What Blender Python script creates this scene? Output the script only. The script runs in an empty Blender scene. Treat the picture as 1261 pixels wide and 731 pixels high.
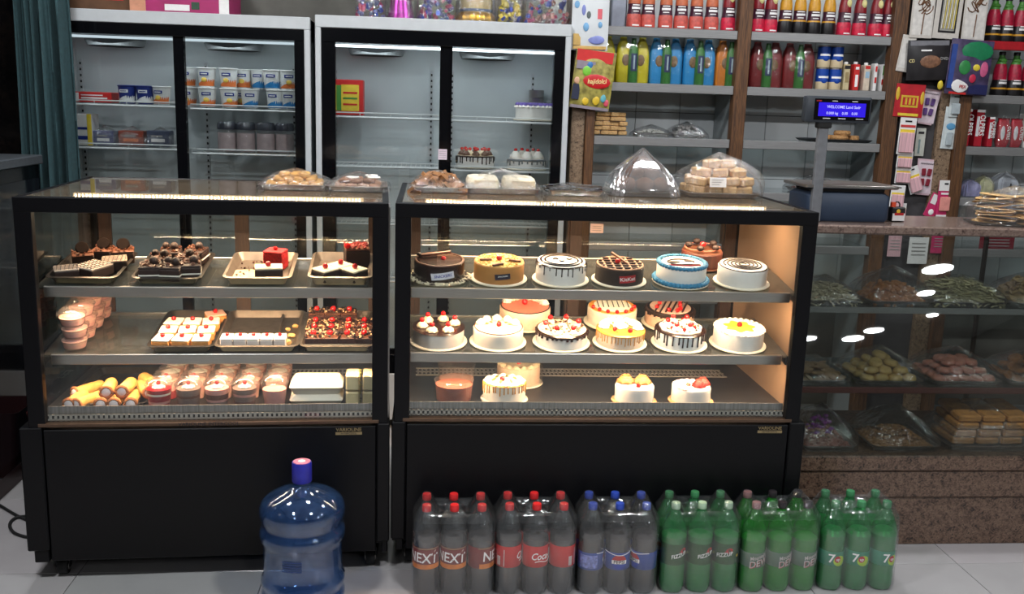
import bpy, bmesh, math, random
from math import sin, cos, pi, sqrt
from mathutils import Vector, Matrix
random.seed(11)
S = bpy.context.scene
COL = S.collection

# ------------------------------------------------------------------ camera
F_PX, CW, CH = 1178.66, 1261, 731
CAM = Vector((1.3344, -3.2742, 1.695))
YAW, PITCH, ROLL = 0.09, 0.1998, 0.032
_f = Vector((sin(YAW)*cos(PITCH), cos(YAW)*cos(PITCH), -sin(PITCH)))
_r0 = Vector((cos(YAW), -sin(YAW), 0)); _u0 = _r0.cross(_f)
_r = _r0*cos(ROLL)+_u0*sin(ROLL); _u = -_r0*sin(ROLL)+_u0*cos(ROLL)
cam = bpy.data.cameras.new('camera'); camo = bpy.data.objects.new('camera', cam); COL.objects.link(camo)
cam.sensor_width = 36; cam.lens = 36*F_PX/CW; cam.clip_start = .05
mw = Matrix((( _r.x, _u.x, -_f.x, CAM.x), (_r.y, _u.y, -_f.y, CAM.y), (_r.z, _u.z, -_f.z, CAM.z), (0, 0, 0, 1)))
camo.matrix_world = mw
S.camera = camo

def ray(px, py): return _f+_r*((px-630.5)/F_PX)-_u*((py-365.5)/F_PX)
def atY(px, py, Y): d = ray(px, py); return CAM+d*((Y-CAM.y)/d.y)
def atZ(px, py, Z): d = ray(px, py); return CAM+d*((Z-CAM.z)/d.z)

# ------------------------------------------------------------------ world, lights, exposure
w = bpy.data.worlds.new('world'); S.world = w; w.use_nodes = True
w.node_tree.nodes['Background'].inputs[0].default_value = (.6, .7, .85, 1)
w.node_tree.nodes['Background'].inputs[1].default_value = .25
S.view_settings.view_transform = 'Standard'
S.view_settings.look = 'None'
S.view_settings.exposure = 0.0
S.view_settings.gamma = 1.0
S.view_settings.use_curve_mapping = False
try:
    S.cycles.transparent_max_bounces = 32
    S.cycles.max_bounces = 8
    S.cycles.sample_clamp_indirect = 3.0
    S.cycles.blur_glossy = 1.0
    S.cycles.caustics_reflective = False
    S.cycles.caustics_refractive = False
except Exception:
    pass
COOL = (.95, .97, 1.0); WARM = (1.0, .66, .40); ICE = (.90, .96, 1.0)
P_ROOM = 20.0     # ceiling lamps near the counters
P_FAR = 14.0
P_STRIP = 20.0    # warm strips in the display cases, watts per metre
P_FRIDGE = 1.7

def area(name, loc, rot, sx, sy, power, col, shape='RECTANGLE', spread=pi, parent=None):
    l = bpy.data.lights.new(name, 'AREA'); l.shape = shape; l.size = sx
    if shape in ('RECTANGLE', 'ELLIPSE'): l.size_y = sy
    l.energy = power; l.color = col; l.spread = spread
    o = bpy.data.objects.new(name, l); COL.objects.link(o); o.location = loc; o.rotation_euler = rot
    if parent: o.parent = parent
    return o

# ------------------------------------------------------------------ materials (all procedural)
def lin(c):
    c = c/255.
    return c/12.92 if c <= .04045 else ((c+.055)/1.055)**2.4
def C(r, g, b): return (lin(r), lin(g), lin(b), 1)
def _nm(name):
    m = bpy.data.materials.new(name); m.use_nodes = True
    nt = m.node_tree; nt.nodes.clear()
    return m, nt, nt.nodes.new, nt.links.new
_mats = {}
def mat(name, rgb, rough=.5, metal=0, var=.12, scale=40, bump=0, spec=.5, sss=0, emit=0, coat=0, aniso=None):
    """principled with object-space noise driving colour variation, roughness and fine relief"""
    if name in _mats: return _mats[name]
    m, nt, N, L = _nm(name)
    out = N('ShaderNodeOutputMaterial'); b = N('ShaderNodeBsdfPrincipled'); L(b.outputs[0], out.inputs[0])
    tc = N('ShaderNodeTexCoord'); no = N('ShaderNodeTexNoise'); no.inputs['Scale'].default_value = scale; no.inputs['Detail'].default_value = 4
    if aniso:
        mp = N('ShaderNodeMapping'); mp.inputs['Scale'].default_value = aniso; L(tc.outputs['Object'], mp.inputs[0]); L(mp.outputs[0], no.inputs[0])
    else: L(tc.outputs['Object'], no.inputs[0])
    rp = N('ShaderNodeValToRGB'); c = C(*rgb)
    rp.color_ramp.elements[0].position = .3; rp.color_ramp.elements[1].position = .7
    rp.color_ramp.elements[0].color = (c[0]*(1-var), c[1]*(1-var), c[2]*(1-var), 1)
    rp.color_ramp.elements[1].color = (min(1, c[0]*(1+var)), min(1, c[1]*(1+var)), min(1, c[2]*(1+var)), 1)
    L(no.outputs[0], rp.inputs[0]); L(rp.outputs[0], b.inputs['Base Color'])
    b.inputs['Roughness'].default_value = rough; b.inputs['Metallic'].default_value = metal
    b.inputs['Specular IOR Level'].default_value = spec
    if sss: b.inputs['Subsurface Weight'].default_value = sss; b.inputs['Subsurface Radius'].default_value = (.01, .006, .004)
    if coat: b.inputs['Coat Weight'].default_value = coat; b.inputs['Coat Roughness'].default_value = .08
    if emit: L(rp.outputs[0], b.inputs['Emission Color']); b.inputs['Emission Strength'].default_value = emit
    if bump:
        bp = N('ShaderNodeBump'); bp.inputs['Strength'].default_value = bump; bp.inputs['Distance'].default_value = .004
        L(no.outputs[0], bp.inputs['Height']); L(bp.outputs[0], b.inputs['Normal'])
    _mats[name] = m; return m
def speck(name, cols, scale=90, rough=.25, scale2=25):
    """granite: cell noise and cloud noise picking from a set of stone colours"""
    m, nt, N, L = _nm(name)
    out = N('ShaderNodeOutputMaterial'); b = N('ShaderNodeBsdfPrincipled'); L(b.outputs[0], out.inputs[0])
    tc = N('ShaderNodeTexCoord'); v = N('ShaderNodeTexVoronoi'); v.inputs['Scale'].default_value = scale
    n = N('ShaderNodeTexNoise'); n.inputs['Scale'].default_value = scale2; n.inputs['Detail'].default_value = 6
    L(tc.outputs['Object'], v.inputs['Vector']); L(tc.outputs['Object'], n.inputs['Vector'])
    mx = N('ShaderNodeMath'); mx.operation = 'ADD'
    sp = N('ShaderNodeSeparateColor'); L(v.outputs['Color'], sp.inputs[0])
    ml = N('ShaderNodeMath'); ml.operation = 'MULTIPLY'; ml.inputs[1].default_value = .5; L(sp.outputs[0], ml.inputs[0])
    m2 = N('ShaderNodeMath'); m2.operation = 'MULTIPLY_ADD'; m2.inputs[1].default_value = 1.3; m2.inputs[2].default_value = -.38; L(n.outputs[0], m2.inputs[0])
    L(ml.outputs[0], mx.inputs[0]); L(m2.outputs[0], mx.inputs[1])
    r = N('ShaderNodeValToRGB'); r.color_ramp.interpolation = 'LINEAR'
    k = len(cols)
    for i, c in enumerate(cols):
        e = r.color_ramp.elements[i] if i < 2 else r.color_ramp.elements.new(.5)
        e.position = .1+.8*i/(k-1); e.color = C(*c)
    L(mx.outputs[0], r.inputs[0]); L(r.outputs[0], b.inputs['Base Color']); b.inputs['Roughness'].default_value = rough
    _mats[name] = m; return m
def wood(name, a, b_, scale=9, rough=.45, axis=(14, 14, 1)):
    m, nt, N, L = _nm(name)
    out = N('ShaderNodeOutputMaterial'); b = N('ShaderNodeBsdfPrincipled'); L(b.outputs[0], out.inputs[0])
    tc = N('ShaderNodeTexCoord'); mp = N('ShaderNodeMapping'); mp.inputs['Scale'].default_value = axis
    n = N('ShaderNodeTexNoise'); n.inputs['Scale'].default_value = scale; n.inputs['Detail'].default_value = 5; n.inputs['Distortion'].default_value = 1.2
    L(tc.outputs['Object'], mp.inputs[0]); L(mp.outputs[0], n.inputs['Vector'])
    r = N('ShaderNodeValToRGB'); r.color_ramp.elements[0].position = .35; r.color_ramp.elements[1].position = .7
    r.color_ramp.elements[0].color = C(*a); r.color_ramp.elements[1].color = C(*b_)
    L(n.outputs[0], r.inputs[0]); L(r.outputs[0], b.inputs['Base Color']); b.inputs['Roughness'].default_value = rough
    bp = N('ShaderNodeBump'); bp.inputs['Strength'].default_value = .15; bp.inputs['Distance'].default_value = .002; L(n.outputs[0], bp.inputs['Height']); L(bp.outputs[0], b.inputs['Normal'])
    _mats[name] = m; return m
def sheer(name, tint, f0=.04, rough=.03, haze=0, hazecol=(200, 205, 205), bump=0, bscale=30, k=.9):
    """clear sheet (pane, PET, film): straight-through light plus a grazing reflection, optionally hazy or crinkled"""
    if name in _mats: return _mats[name]
    m, nt, N, L = _nm(name)
    out = N('ShaderNodeOutputMaterial'); mx = N('ShaderNodeMixShader'); L(mx.outputs[0], out.inputs[0])
    t = N('ShaderNodeBsdfTransparent'); t.inputs[0].default_value = C(*tint)
    g = N('ShaderNodeBsdfGlossy'); g.inputs['Roughness'].default_value = rough; g.inputs[0].default_value = (1, 1, 1, 1)
    lw = N('ShaderNodeLayerWeight'); lw.inputs['Blend'].default_value = .5
    pw = N('ShaderNodeMath'); pw.operation = 'POWER'; pw.inputs[1].default_value = 4; L(lw.outputs['Facing'], pw.inputs[0])
    ma = N('ShaderNodeMath'); ma.operation = 'MULTIPLY_ADD'; ma.inputs[1].default_value = k-f0; ma.inputs[2].default_value = f0; L(pw.outputs[0], ma.inputs[0])
    L(ma.outputs[0], mx.inputs[0])
    tc = N('ShaderNodeTexCoord'); no = N('ShaderNodeTexNoise'); no.inputs['Scale'].default_value = bscale; no.inputs['Detail'].default_value = 3; no.inputs['Distortion'].default_value = .6
    L(tc.outputs['Object'], no.inputs[0])
    if haze:
        d = N('ShaderNodeBsdfDiffuse'); d.inputs[0].default_value = C(*hazecol)
        m2 = N('ShaderNodeMixShader')
        hz = N('ShaderNodeMath'); hz.operation = 'MULTIPLY'; hz.inputs[1].default_value = haze*2; L(no.outputs[0], hz.inputs[0]); L(hz.outputs[0], m2.inputs[0])
        L(t.outputs[0], m2.inputs[1]); L(d.outputs[0], m2.inputs[2]); L(m2.outputs[0], mx.inputs[1])
    else: L(t.outputs[0], mx.inputs[1])
    L(g.outputs[0], mx.inputs[2])
    if bump:
        bp = N('ShaderNodeBump'); bp.inputs['Strength'].default_value = bump; bp.inputs['Distance'].default_value = .01
        L(no.outputs[0], bp.inputs['Height']); L(bp.outputs[0], g.inputs['Normal']); L(bp.outputs[0], lw.inputs['Normal'])
    _mats[name] = m; return m
def glow(name, rgb, strength):
    m, nt, N, L = _nm(name)
    out = N('ShaderNodeOutputMaterial'); e = N('ShaderNodeEmission'); e.inputs[0].default_value = C(*rgb); e.inputs[1].default_value = strength
    L(e.outputs[0], out.inputs[0]); _mats[name] = m; return m

GLASS = sheer('clear_pane', (247, 249, 248), .035, .01)
TOPGLASS = sheer('hazy_top_pane', (236, 234, 230), .05, .03, haze=.17, hazecol=(200, 178, 150), bscale=6)  # clear pane with a patchy beige haze mixed in
SIDEGLASS = sheer('tinted_pane', (204, 204, 200), .12, .02)
FRIDGEGLASS = sheer('fridge_pane', (236, 238, 238), .05, .01)
COUNTERGLASS = sheer('counter_pane', (232, 236, 234), .06, .012, haze=.015, hazecol=(120, 122, 122))
SHELFGLASS = sheer('shelf_pane', (200, 208, 206), .08, .05, haze=.22, hazecol=(120, 120, 116))
FILM = sheer('cling_film', (248, 248, 248), .09, .09, haze=.03, hazecol=(210, 210, 208), bump=1.0, bscale=48, k=.6)
TIGHTFILM = sheer('tight_film', (250, 250, 250), .05, .08, haze=.012, bump=.4, bscale=24, k=.5)
FILMDULL = sheer('dull_film', (243, 244, 245), .12, .12, haze=.035, hazecol=(170, 175, 178), bump=1.0, bscale=38, k=.6)
SHRINK = sheer('shrink_wrap', (246, 247, 248), .07, .09, haze=.035, hazecol=(190, 196, 200), bump=.5, bscale=16, k=.65)
CUPPLA = sheer('clear_cup_plastic', (244, 244, 244), .07, .06, haze=.03, hazecol=(235, 225, 222), k=.6)
PETCLEAR = sheer('clear_pet', (228, 232, 234), .06, .06, haze=.05)
PETGREEN = sheer('green_pet', (130, 214, 155), .07, .06, haze=.26, hazecol=(56, 160, 92))
PETVIVID = sheer('vivid_green_pet', (90, 212, 80), .07, .06, haze=.28, hazecol=(34, 160, 44))
JUGBLUE = sheer('blue_polycarbonate', (204, 220, 238), .07, .05, haze=.09, hazecol=(80, 120, 176))
BLACK = mat('black_powder_coat', (8, 8, 11), .4, var=.15, scale=300, spec=.22)
BLACKGLOSS = mat('black_gloss', (10, 11, 14), .12, var=.1)
RUBBER = mat('black_rubber', (14, 14, 15), .7)
STEEL = mat('brushed_steel', (176, 172, 168), .32, 1, .10, 14, aniso=(1, 60, 60))
DULLSTEEL = mat('dull_shelf_steel', (150, 150, 150), .35, .45, .14, 14, aniso=(1, 60, 60))
CHROME = mat('chrome', (205, 205, 208), .12, 1, .05)
ALU = mat('light_grey_aluminium', (186, 190, 192), .45, 0, .04, 20)
TRAYM = mat('tray_metal', (140, 130, 120), .45, .9, .14, 30)
DARKTRAY = mat('dark_baking_tray', (62, 58, 55), .35, .6, .2, 30)
DECK = mat('dark_steel_deck', (72, 72, 74), .35, .7, .1, 10)
WHITEPL = mat('white_plastic', (232, 232, 230), .4, var=.03)
PAPER = mat('white_paper', (228, 226, 224), .8, var=.04, scale=60)
INK = mat('dark_ink', (30, 26, 30), .7)
INKRED = mat('red_ink', (176, 24, 30), .6)
WHITEINK = mat('white_ink', (240, 238, 236), .6, var=.03)
GREYINK = mat('grey_ink', (150, 148, 146), .6)
GOLDINK = mat('brass_lettering', (150, 132, 96), .4, .5)
REDCAP = mat('red_cap', (206, 38, 42), .4, var=.05)
CREAM = mat('whipped_cream', (250, 244, 232), .6, var=.03, scale=60, bump=.15, sss=.1)
CREAMWARM = mat('butter_cream', (244, 226, 190), .6, var=.06, scale=60, bump=.15)
CHOC = mat('chocolate', (40, 22, 17), .6, var=.25, scale=80, bump=.2)
CHOCMID = mat('milk_chocolate', (92, 54, 36), .45, var=.2, scale=60, bump=.2)
CHERRY = mat('glace_cherry', (206, 22, 24), .2, var=.15, scale=90, coat=.5)
BOARD = mat('cake_board', (236, 226, 206), .5, var=.05, scale=30)
PISTACHIO = mat('pistachio', (132, 134, 60), .6, var=.3, scale=120)
CARAMEL = mat('caramel', (216, 150, 62), .35, var=.12, scale=50, coat=.2)
SPONGE = mat('sponge_cake', (226, 180, 112), .85, var=.2, scale=160, bump=.5)
RUSK = mat('rusk', (206, 166, 112), .85, var=.22, scale=90, bump=.5)
BISCUIT = mat('golden_biscuit', (204, 152, 78), .8, var=.25, scale=90, bump=.4)
WOOD = wood('brown_wood', (66, 42, 26), (112, 76, 46))
WOODDARK = wood('dark_wood', (44, 28, 20), (74, 48, 34))
GRANITE = speck('brown_granite', [(24, 17, 15), (70, 52, 43), (96, 75, 62), (42, 30, 26), (118, 96, 80)], 190, .35, 45)
GRANITE2 = speck('tan_granite', [(50, 38, 30), (120, 98, 78), (86, 66, 50), (150, 128, 104)], 160, .4, 60)
DARKSTONE = speck('black_granite', [(8, 9, 11), (16, 15, 16), (9, 9, 11), (34, 28, 25)], 60, .12, 6)
LINER = mat('fridge_liner', (196, 204, 206), .5, var=.03, scale=12)
WIRE = mat('white_wire', (226, 230, 230), .45, var=.03)

# ------------------------------------------------------------------ mesh builder
class MB:
    def __init__(s): s.v = []; s.f = []
    def add(s, v, f):
        o = len(s.v); s.v += [tuple(p) for p in v]; s.f += [tuple(i+o for i in q) for q in f]; return s
    def box(s, x0, x1, y0, y1, z0, z1):
        return s.add([(x0, y0, z0), (x1, y0, z0), (x1, y1, z0), (x0, y1, z0), (x0, y0, z1), (x1, y0, z1), (x1, y1, z1), (x0, y1, z1)],
                     [(0, 3, 2, 1), (4, 5, 6, 7), (0, 1, 5, 4), (1, 2, 6, 5), (2, 3, 7, 6), (3, 0, 4, 7)])
    def obox(s, c, d, R=None, top=1.0):
        hx, hy, hz = d[0]/2, d[1]/2, d[2]/2
        vs = [Vector(p) for p in [(-hx, -hy, -hz), (hx, -hy, -hz), (hx, hy, -hz), (-hx, hy, -hz), (-hx*top, -hy*top, hz), (hx*top, -hy*top, hz), (hx*top, hy*top, hz), (-hx*top, hy*top, hz)]]
        if R is not None: vs = [R @ p for p in vs]
        c = Vector(c)
        return s.add([p+c for p in vs], [(0, 3, 2, 1), (4, 5, 6, 7), (0, 1, 5, 4), (1, 2, 6, 5), (2, 3, 7, 6), (3, 0, 4, 7)])
    def loft(s, rings, cap0=True, cap1=True, closed=False):
        n = len(rings[0]); o = len(s.v)
        for r in rings: s.v += [tuple(p) for p in r]
        m = len(rings)
        for i in range(m-1 if not closed else m):
            a = o+i*n; b = o+((i+1) % m)*n
            for j in range(n): s.f.append((a+j, a+(j+1) % n, b+(j+1) % n, b+j))
        if cap0 and not closed: s.f.append(tuple(o+j for j in range(n))[::-1])
        if cap1 and not closed: s.f.append(tuple(o+(m-1)*n+j for j in range(n)))
        return s
    def lathe(s, prof, n=24, c=(0, 0, 0), lobes=0, amp=0, twist=0, cap0=True, cap1=True, wob=None):
        rings = []; H = max(1e-6, prof[-1][1]-prof[0][1])
        for r, z in prof:
            t = (z-prof[0][1])/H; ring = []
            for j in range(n):
                a = 2*pi*j/n; rr = r*(1+(amp*cos(lobes*(a-twist*t)) if lobes else 0))
                if wob: rr *= wob(a, z)
                ring.append((c[0]+rr*cos(a), c[1]+rr*sin(a), c[2]+z))
            rings.append(ring)
        return s.loft(rings, cap0, cap1)
    def tube(s, pts, r, n=6, closed=False, caps=True):
        P = [Vector(p) for p in pts]; m = len(P); rings = []
        up = Vector((0, 0, 1))
        for i, p in enumerate(P):
            if closed: t = P[(i+1) % m]-P[i-1]
            else: t = P[min(i+1, m-1)]-P[max(i-1, 0)]
            t.normalize() if t.length > 1e-9 else None
            a = t.cross(up)
            if a.length < 1e-3: a = t.cross(Vector((1, 0, 0)))
            a.normalize(); b = a.cross(t)
            rr = r[i] if isinstance(r, (list, tuple)) else r
            rings.append([p+(a*cos(2*pi*j/n)+b*sin(2*pi*j/n))*rr for j in range(n)])
        return s.loft(rings, caps, caps, closed)
    def prism(s, poly, z0, z1):
        return s.loft([[(x, y, z0) for x, y in poly], [(x, y, z1) for x, y in poly]])
    def slab(s, poly, y0, y1):     # outline in x,z extruded along y
        return s.loft([[(x, y0, z) for x, z in poly], [(x, y1, z) for x, z in poly]])
    def ball(s, c, r, n=10, m=7, sc=(1, 1, 1), wob=0, rnd=random):
        rings = []
        for i in range(m+1):
            th = pi*i/m; th = min(max(th, .06), pi-.06)
            rings.append([(c[0]+r*sc[0]*sin(th)*cos(2*pi*j/n)*(1+rnd.uniform(-wob, wob)), c[1]+r*sc[1]*sin(th)*sin(2*pi*j/n)*(1+rnd.uniform(-wob, wob)), c[2]-r*sc[2]*cos(th)) for j in range(n)])
        return s.loft(rings)
    def grid(s, fn, nu, nv):
        o = len(s.v)
        for i in range(nu+1):
            for j in range(nv+1): s.v.append(tuple(fn(i/nu, j/nv)))
        for i in range(nu):
            for j in range(nv):
                a = o+i*(nv+1)+j; s.f.append((a, a+nv+1, a+nv+2, a+1))
        return s
    def xf(s, M): s.v = [tuple(M @ Vector(p)) for p in s.v]; return s
    def mp(s, fn): s.v = [tuple(fn(*p)) for p in s.v]; return s
    def mesh(s, name, m, bevel=0, smooth=35, seg=1, recalc=True):
        me = bpy.data.meshes.new(name); me.from_pydata(s.v, [], s.f)
        if recalc or bevel:
            bm = bmesh.new(); bm.from_mesh(me)
            if recalc: bmesh.ops.recalc_face_normals(bm, faces=bm.faces)
            if bevel:
                ed = [e for e in bm.edges if len(e.link_faces) == 2 and e.calc_face_angle(0) > .6]
                bmesh.ops.bevel(bm, geom=ed, offset=bevel, segments=seg, affect='EDGES', clamp_overlap=True)
            bm.to_mesh(me); bm.free()
        me.materials.append(m)
        if smooth:
            me.polygons.foreach_set('use_smooth', [True]*len(me.polygons))
            try: me.set_sharp_from_angle(angle=math.radians(smooth))
            except Exception: pass
        me.update(); return me
    def build(s, name, m, parent=None, loc=(0, 0, 0), rot=(0, 0, 0), **k):
        return put(name, s.mesh(name, m, **k), parent, loc, rot)

def put(name, me, parent=None, loc=(0, 0, 0), rot=(0, 0, 0), scale=(1, 1, 1)):
    o = bpy.data.objects.new(name, me); COL.objects.link(o)
    o.location = loc; o.rotation_euler = rot; o.scale = scale
    if parent is not None: o.parent = parent
    return o
def thing(name, label, cat, loc=(0, 0, 0), rz=0, group=None, rot=None):
    o = bpy.data.objects.new(name, None); COL.objects.link(o); o.empty_display_size = .05
    o.location = loc; o.rotation_euler = rot or (0, 0, rz); return tag(o, label, cat, group)
def tag(o, label, cat, group=None):
    o['label'] = label; o['category'] = cat
    if group: o['group'] = group
    return o
def struct(o): o['kind'] = 'structure'; return o
def stuff(o): o['kind'] = 'stuff'; return o
def dup(root, loc, rz=None, label=None, group=None, scale=None, rot=None):
    r = root.copy(); COL.objects.link(r); r.location = loc
    if rz is not None: r.rotation_euler = (0, 0, rz)
    if rot is not None: r.rotation_euler = rot
    if scale: r.scale = (scale,)*3 if not isinstance(scale, (tuple, list)) else scale
    if label: r['label'] = label
    if group: r['group'] = group
    for ch in list(root.children):
        c = ch.copy(); COL.objects.link(c); c.parent = r
        for g in list(ch.children):
            d = g.copy(); COL.objects.link(d); d.parent = c
    return r
def RM(x=0, y=0, z=0): return Matrix.Rotation(z, 4, 'Z') @ Matrix.Rotation(y, 4, 'Y') @ Matrix.Rotation(x, 4, 'X')
def rrect(w, d, r, n=4):
    pts = []
    for cx, cy, a0 in ((w/2-r, d/2-r, 0), (-w/2+r, d/2-r, pi/2), (-w/2+r, -d/2+r, pi), (w/2-r, -d/2+r, 1.5*pi)):
        for k in range(n+1): a = a0+pi/2*k/n; pts.append((cx+r*cos(a), cy+r*sin(a)))
    return pts
_txt = {}
def letters(body, size, wide=1.0, shear=0.0, spacing=1.0):
    """flat lettering outline as a mesh builder: text in the x,z plane facing -y, centred"""
    key = (body, size, wide, shear, spacing)
    if key not in _txt:
        cu = bpy.data.curves.new('lettering', 'FONT'); cu.body = body; cu.size = size; cu.align_x = 'CENTER'; cu.align_y = 'CENTER'
        cu.shear = shear; cu.space_character = spacing; cu.resolution_u = 2
        cu.extrude = .0002; cu.offset = size*.012
        o = bpy.data.objects.new('lettering', cu); COL.objects.link(o)
        bpy.context.view_layer.update()
        dg = bpy.context.evaluated_depsgraph_get(); me = o.evaluated_get(dg).to_mesh()
        v = [(p.co.x*wide, -p.co.z, p.co.y) for p in me.vertices]; f = [tuple(q.vertices) for q in me.polygons]
        o.evaluated_get(dg).to_mesh_clear()
        bpy.data.objects.remove(o); bpy.data.curves.remove(cu)
        _txt[key] = (v, f)
    m = MB(); m.add(*_txt[key]); return m
def wrap(m, R, a0=0, z0=0, tilt=0):
    """bend a flat x,z print round a cylinder of radius R; a0 = angle off the -y direction"""
    ct, st = cos(tilt), sin(tilt)
    def fn(x, y, z):
        x, z = x*ct-z*st, x*st+z*ct
        a = x/R+a0; rr = R-y
        return (rr*sin(a), -rr*cos(a), z+z0)
    return m.mp(fn)
def patch(w, h, n=14, t=.0012):
    """flat label piece in the x,z plane, cut fine enough to bend"""
    return MB().loft([[(-w/2+w*k/n, -t, -h/2), (-w/2+w*k/n, 0, -h/2), (-w/2+w*k/n, 0, h/2), (-w/2+w*k/n, -t, h/2)] for k in range(n+1)])
def band(R, a0, a1, z0, z1, n=14, t=.0006):
    """curved label piece on a cylinder, given thickness"""
    out = []
    for k in range(n+1):
        a = a0+(a1-a0)*k/n
        out.append([((R)*sin(a), -(R)*cos(a), z0), ((R+t)*sin(a), -(R+t)*cos(a), z0), ((R+t)*sin(a), -(R+t)*cos(a), z1), (R*sin(a), -R*cos(a), z1)])
    return MB().loft(out)
# ================================================================== the room
XL, XR, YF, YB, ZC = -.95, 8.2, -9.2, 2.0, 3.0
fl = struct(MB().box(XL, XR, YF, YB, -.12, -.004).build('floor', mat('grey_grout', (96, 96, 96), .9, scale=80)))
TILE = []
for i, (tone) in enumerate(((166, 164, 164), (160, 161, 160), (170, 166, 167))):
    TILE.append(mat('floor_porcelain_%s' % 'abc'[i], tone, .22, 0, .07, 3.5, spec=.5))
tw = .6583
tms = [MB().box(.0015, tw-.0015, .0015, tw-.0015, -.004, 0).mesh('tile', m, bevel=.001, smooth=0) for m in TILE]
for i in range(-2, 12):
    for j in range(-14, 4):
        x = .105+tw*i; y = .0+tw*j
        if x+tw < XL or x > XR or y > YB: continue
        put('tile', random.choice(tms), fl, (x, y, 0))
struct(MB().box(XL, XR, YF, YB, ZC, ZC+.1).build('ceiling', mat('ceiling_paint', (176, 176, 174), .9, scale=5)))
wl = struct(MB().box(XL-.1, XL, YF, YB, 0, ZC).build('wall_left', DARKSTONE))
struct(MB().box(XR, XR+.1, YF, YB, 0, ZC).build('wall_right', mat('plaster_dim', (120, 112, 104), .9, scale=4)))
struct(MB().box(XL, XR, YF-.1, YF, 0, ZC).build('wall_front', mat('shopfront_wall', (92, 78, 66), .8, scale=3)))
wb = struct(MB().box(XL, XR, YB, YB+.1, 0, ZC).build('wall_back', mat('grey_plaster', (104, 102, 96), .9, var=.2, scale=6)))
struct(MB().box(XL, -.56, YB-.02, YB, 0, ZC).build('trim_1', DARKSTONE))
WT = [mat('wall_tile_%s' % 'abc'[i], c, .18, 0, .04, 4) for i, c in enumerate(((222, 226, 228), (216, 221, 223), (226, 230, 231)))]
tm2 = [MB().box(.0015, .2435, -.012, 0, .0015, .3485).mesh('tile', m, bevel=.002, smooth=0) for m in WT]
for i in range(-2, 12):
    for k in range(5): put('tile', random.choice(tm2), wb, (2.457+.245*i, YB, .62+.35*k))

# ---- ceiling lamps: real round downlights; the far ones show as mirror spots in the sloping counter glass
LAMPGLOW = glow('lamp_diffuser', (255, 255, 255), 14)
lamp_h = MB().lathe([(.155, 0), (.165, -.006), (.165, -.02), (.15, -.024), (.15, -.014), (.0, -.014)][::-1], 32, cap0=False, cap1=False).mesh('housing', WHITEPL)
lamp_d = MB().lathe([(.0005, -.02), (.14, -.02), (.148, -.016)], 32, cap1=True).mesh('diffuser', LAMPGLOW)
LAMPS = [(-.1, .45, 1, 'above the left end of the pastry case'), (1.25, .5, 1, 'above the gap between the two glass cases'), (2.6, .5, 1, 'above the right end of the cake case'), (3.9, .6, .62, 'above the granite sweets counter'),
         (.2, -1.7, .9, 'in the second row, left'), (2.2, -1.7, .9, 'in the second row, middle'), (4.4, -1.7, .66, 'in the second row, right'),
         (6.37, -4.78, 1, 'mirrored largest in the counter glass'), (6.64, -5.53, .62, 'mirrored second in the counter glass'), (7.12, -6.31, .45, 'mirrored just under the counter shelf'),
         (6.73, -6.97, .8, 'mirrored above the yellow cookies'), (6.63, -7.34, .9, 'mirrored above the sesame cookies'), (6.06, -7.36, .7, 'mirrored beside the cake case'),
         (-.2, -4.6, 1, 'far behind, left of the middle'), (2.6, -5.2, 1, 'far behind, in the middle of the shop')]
for x, y, s, wh in LAMPS:
    t = thing('ceiling_lamp', 'round white ceiling downlight '+wh, 'lamp', (x, y, ZC), 0, 'ceiling downlights')
    h = put('housing', lamp_h, t, scale=(s, s, 1)); put('diffuser', lamp_d, t, scale=(s, s, 1))
    area('downlight', (x, y, ZC-.03), (0, 0, 0), .28*s, 0, (P_ROOM if y > 0 else P_ROOM*2.6 if y > -2 else P_FAR)*s, COOL, 'DISK')

# ---- black stone cabinet and curtain at the left edge
t = thing('side_cabinet', 'black polished cabinet with pale ledge at the far left behind the pastry case', 'cabinet', (-.68, .8, 0))
MB().box(-.26, .26, -.9, .44, .09, 1.36).build('body', BLACKGLOSS, t, bevel=.004)
MB().box(-.26, .245, -.88, .44, 0, .09).build('plinth', mat('maroon_plinth', (44, 14, 16), .4), t)
MB().box(-.265, .275, -.91, .45, 1.36, 1.40).build('ledge', mat('ledge_stone', (70, 74, 78), .3, var=.2), t, bevel=.004)
MB().box(.258, .266, -.87, .41, .14, 1.30).build('door', mat('dark_panel_glass', (18, 20, 25), .08, var=.3, scale=3), t)
o = MB().loft([[(x, y, 0) for x, y in rrect(.20, .2, .03)], [(x, y, .31) for x, y in rrect(.26, .26, .03)], [(x, y, .31) for x, y in rrect(.25, .25, .03)], [(x, y, .01) for x, y in rrect(.19, .19, .03)]]).build('plastic_bin', mat('dark_red_plastic', (64, 12, 16), .45), loc=(-.27, .98, 0))
tag(o, 'dark red plastic bin on the floor behind the pastry case', 'bin')
CURT = mat('teal_cloth', (37, 64, 68), .85, var=.18, scale=60, bump=.15)
def curt(u, v):
    z = .25+2.6*v; ph = u*2*pi*6.5+.5*sin(3*v+u*4)
    spread = .225+.03*(1-v)
    return (-.432+(u-.5)*spread+.010*sin(ph*.5+1)+.012*sin(v*3), 1.36+.040*sin(ph)+.016*sin(ph*2.3+v*4), z)
m = MB().grid(curt, 120, 24); cu = m.build('curtain', CURT, smooth=60); md = cu.modifiers.new('thick', 'SOLIDIFY'); md.thickness = .003
tag(cu, 'gathered dark teal curtain hanging beside the left fridge', 'curtain')
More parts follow.
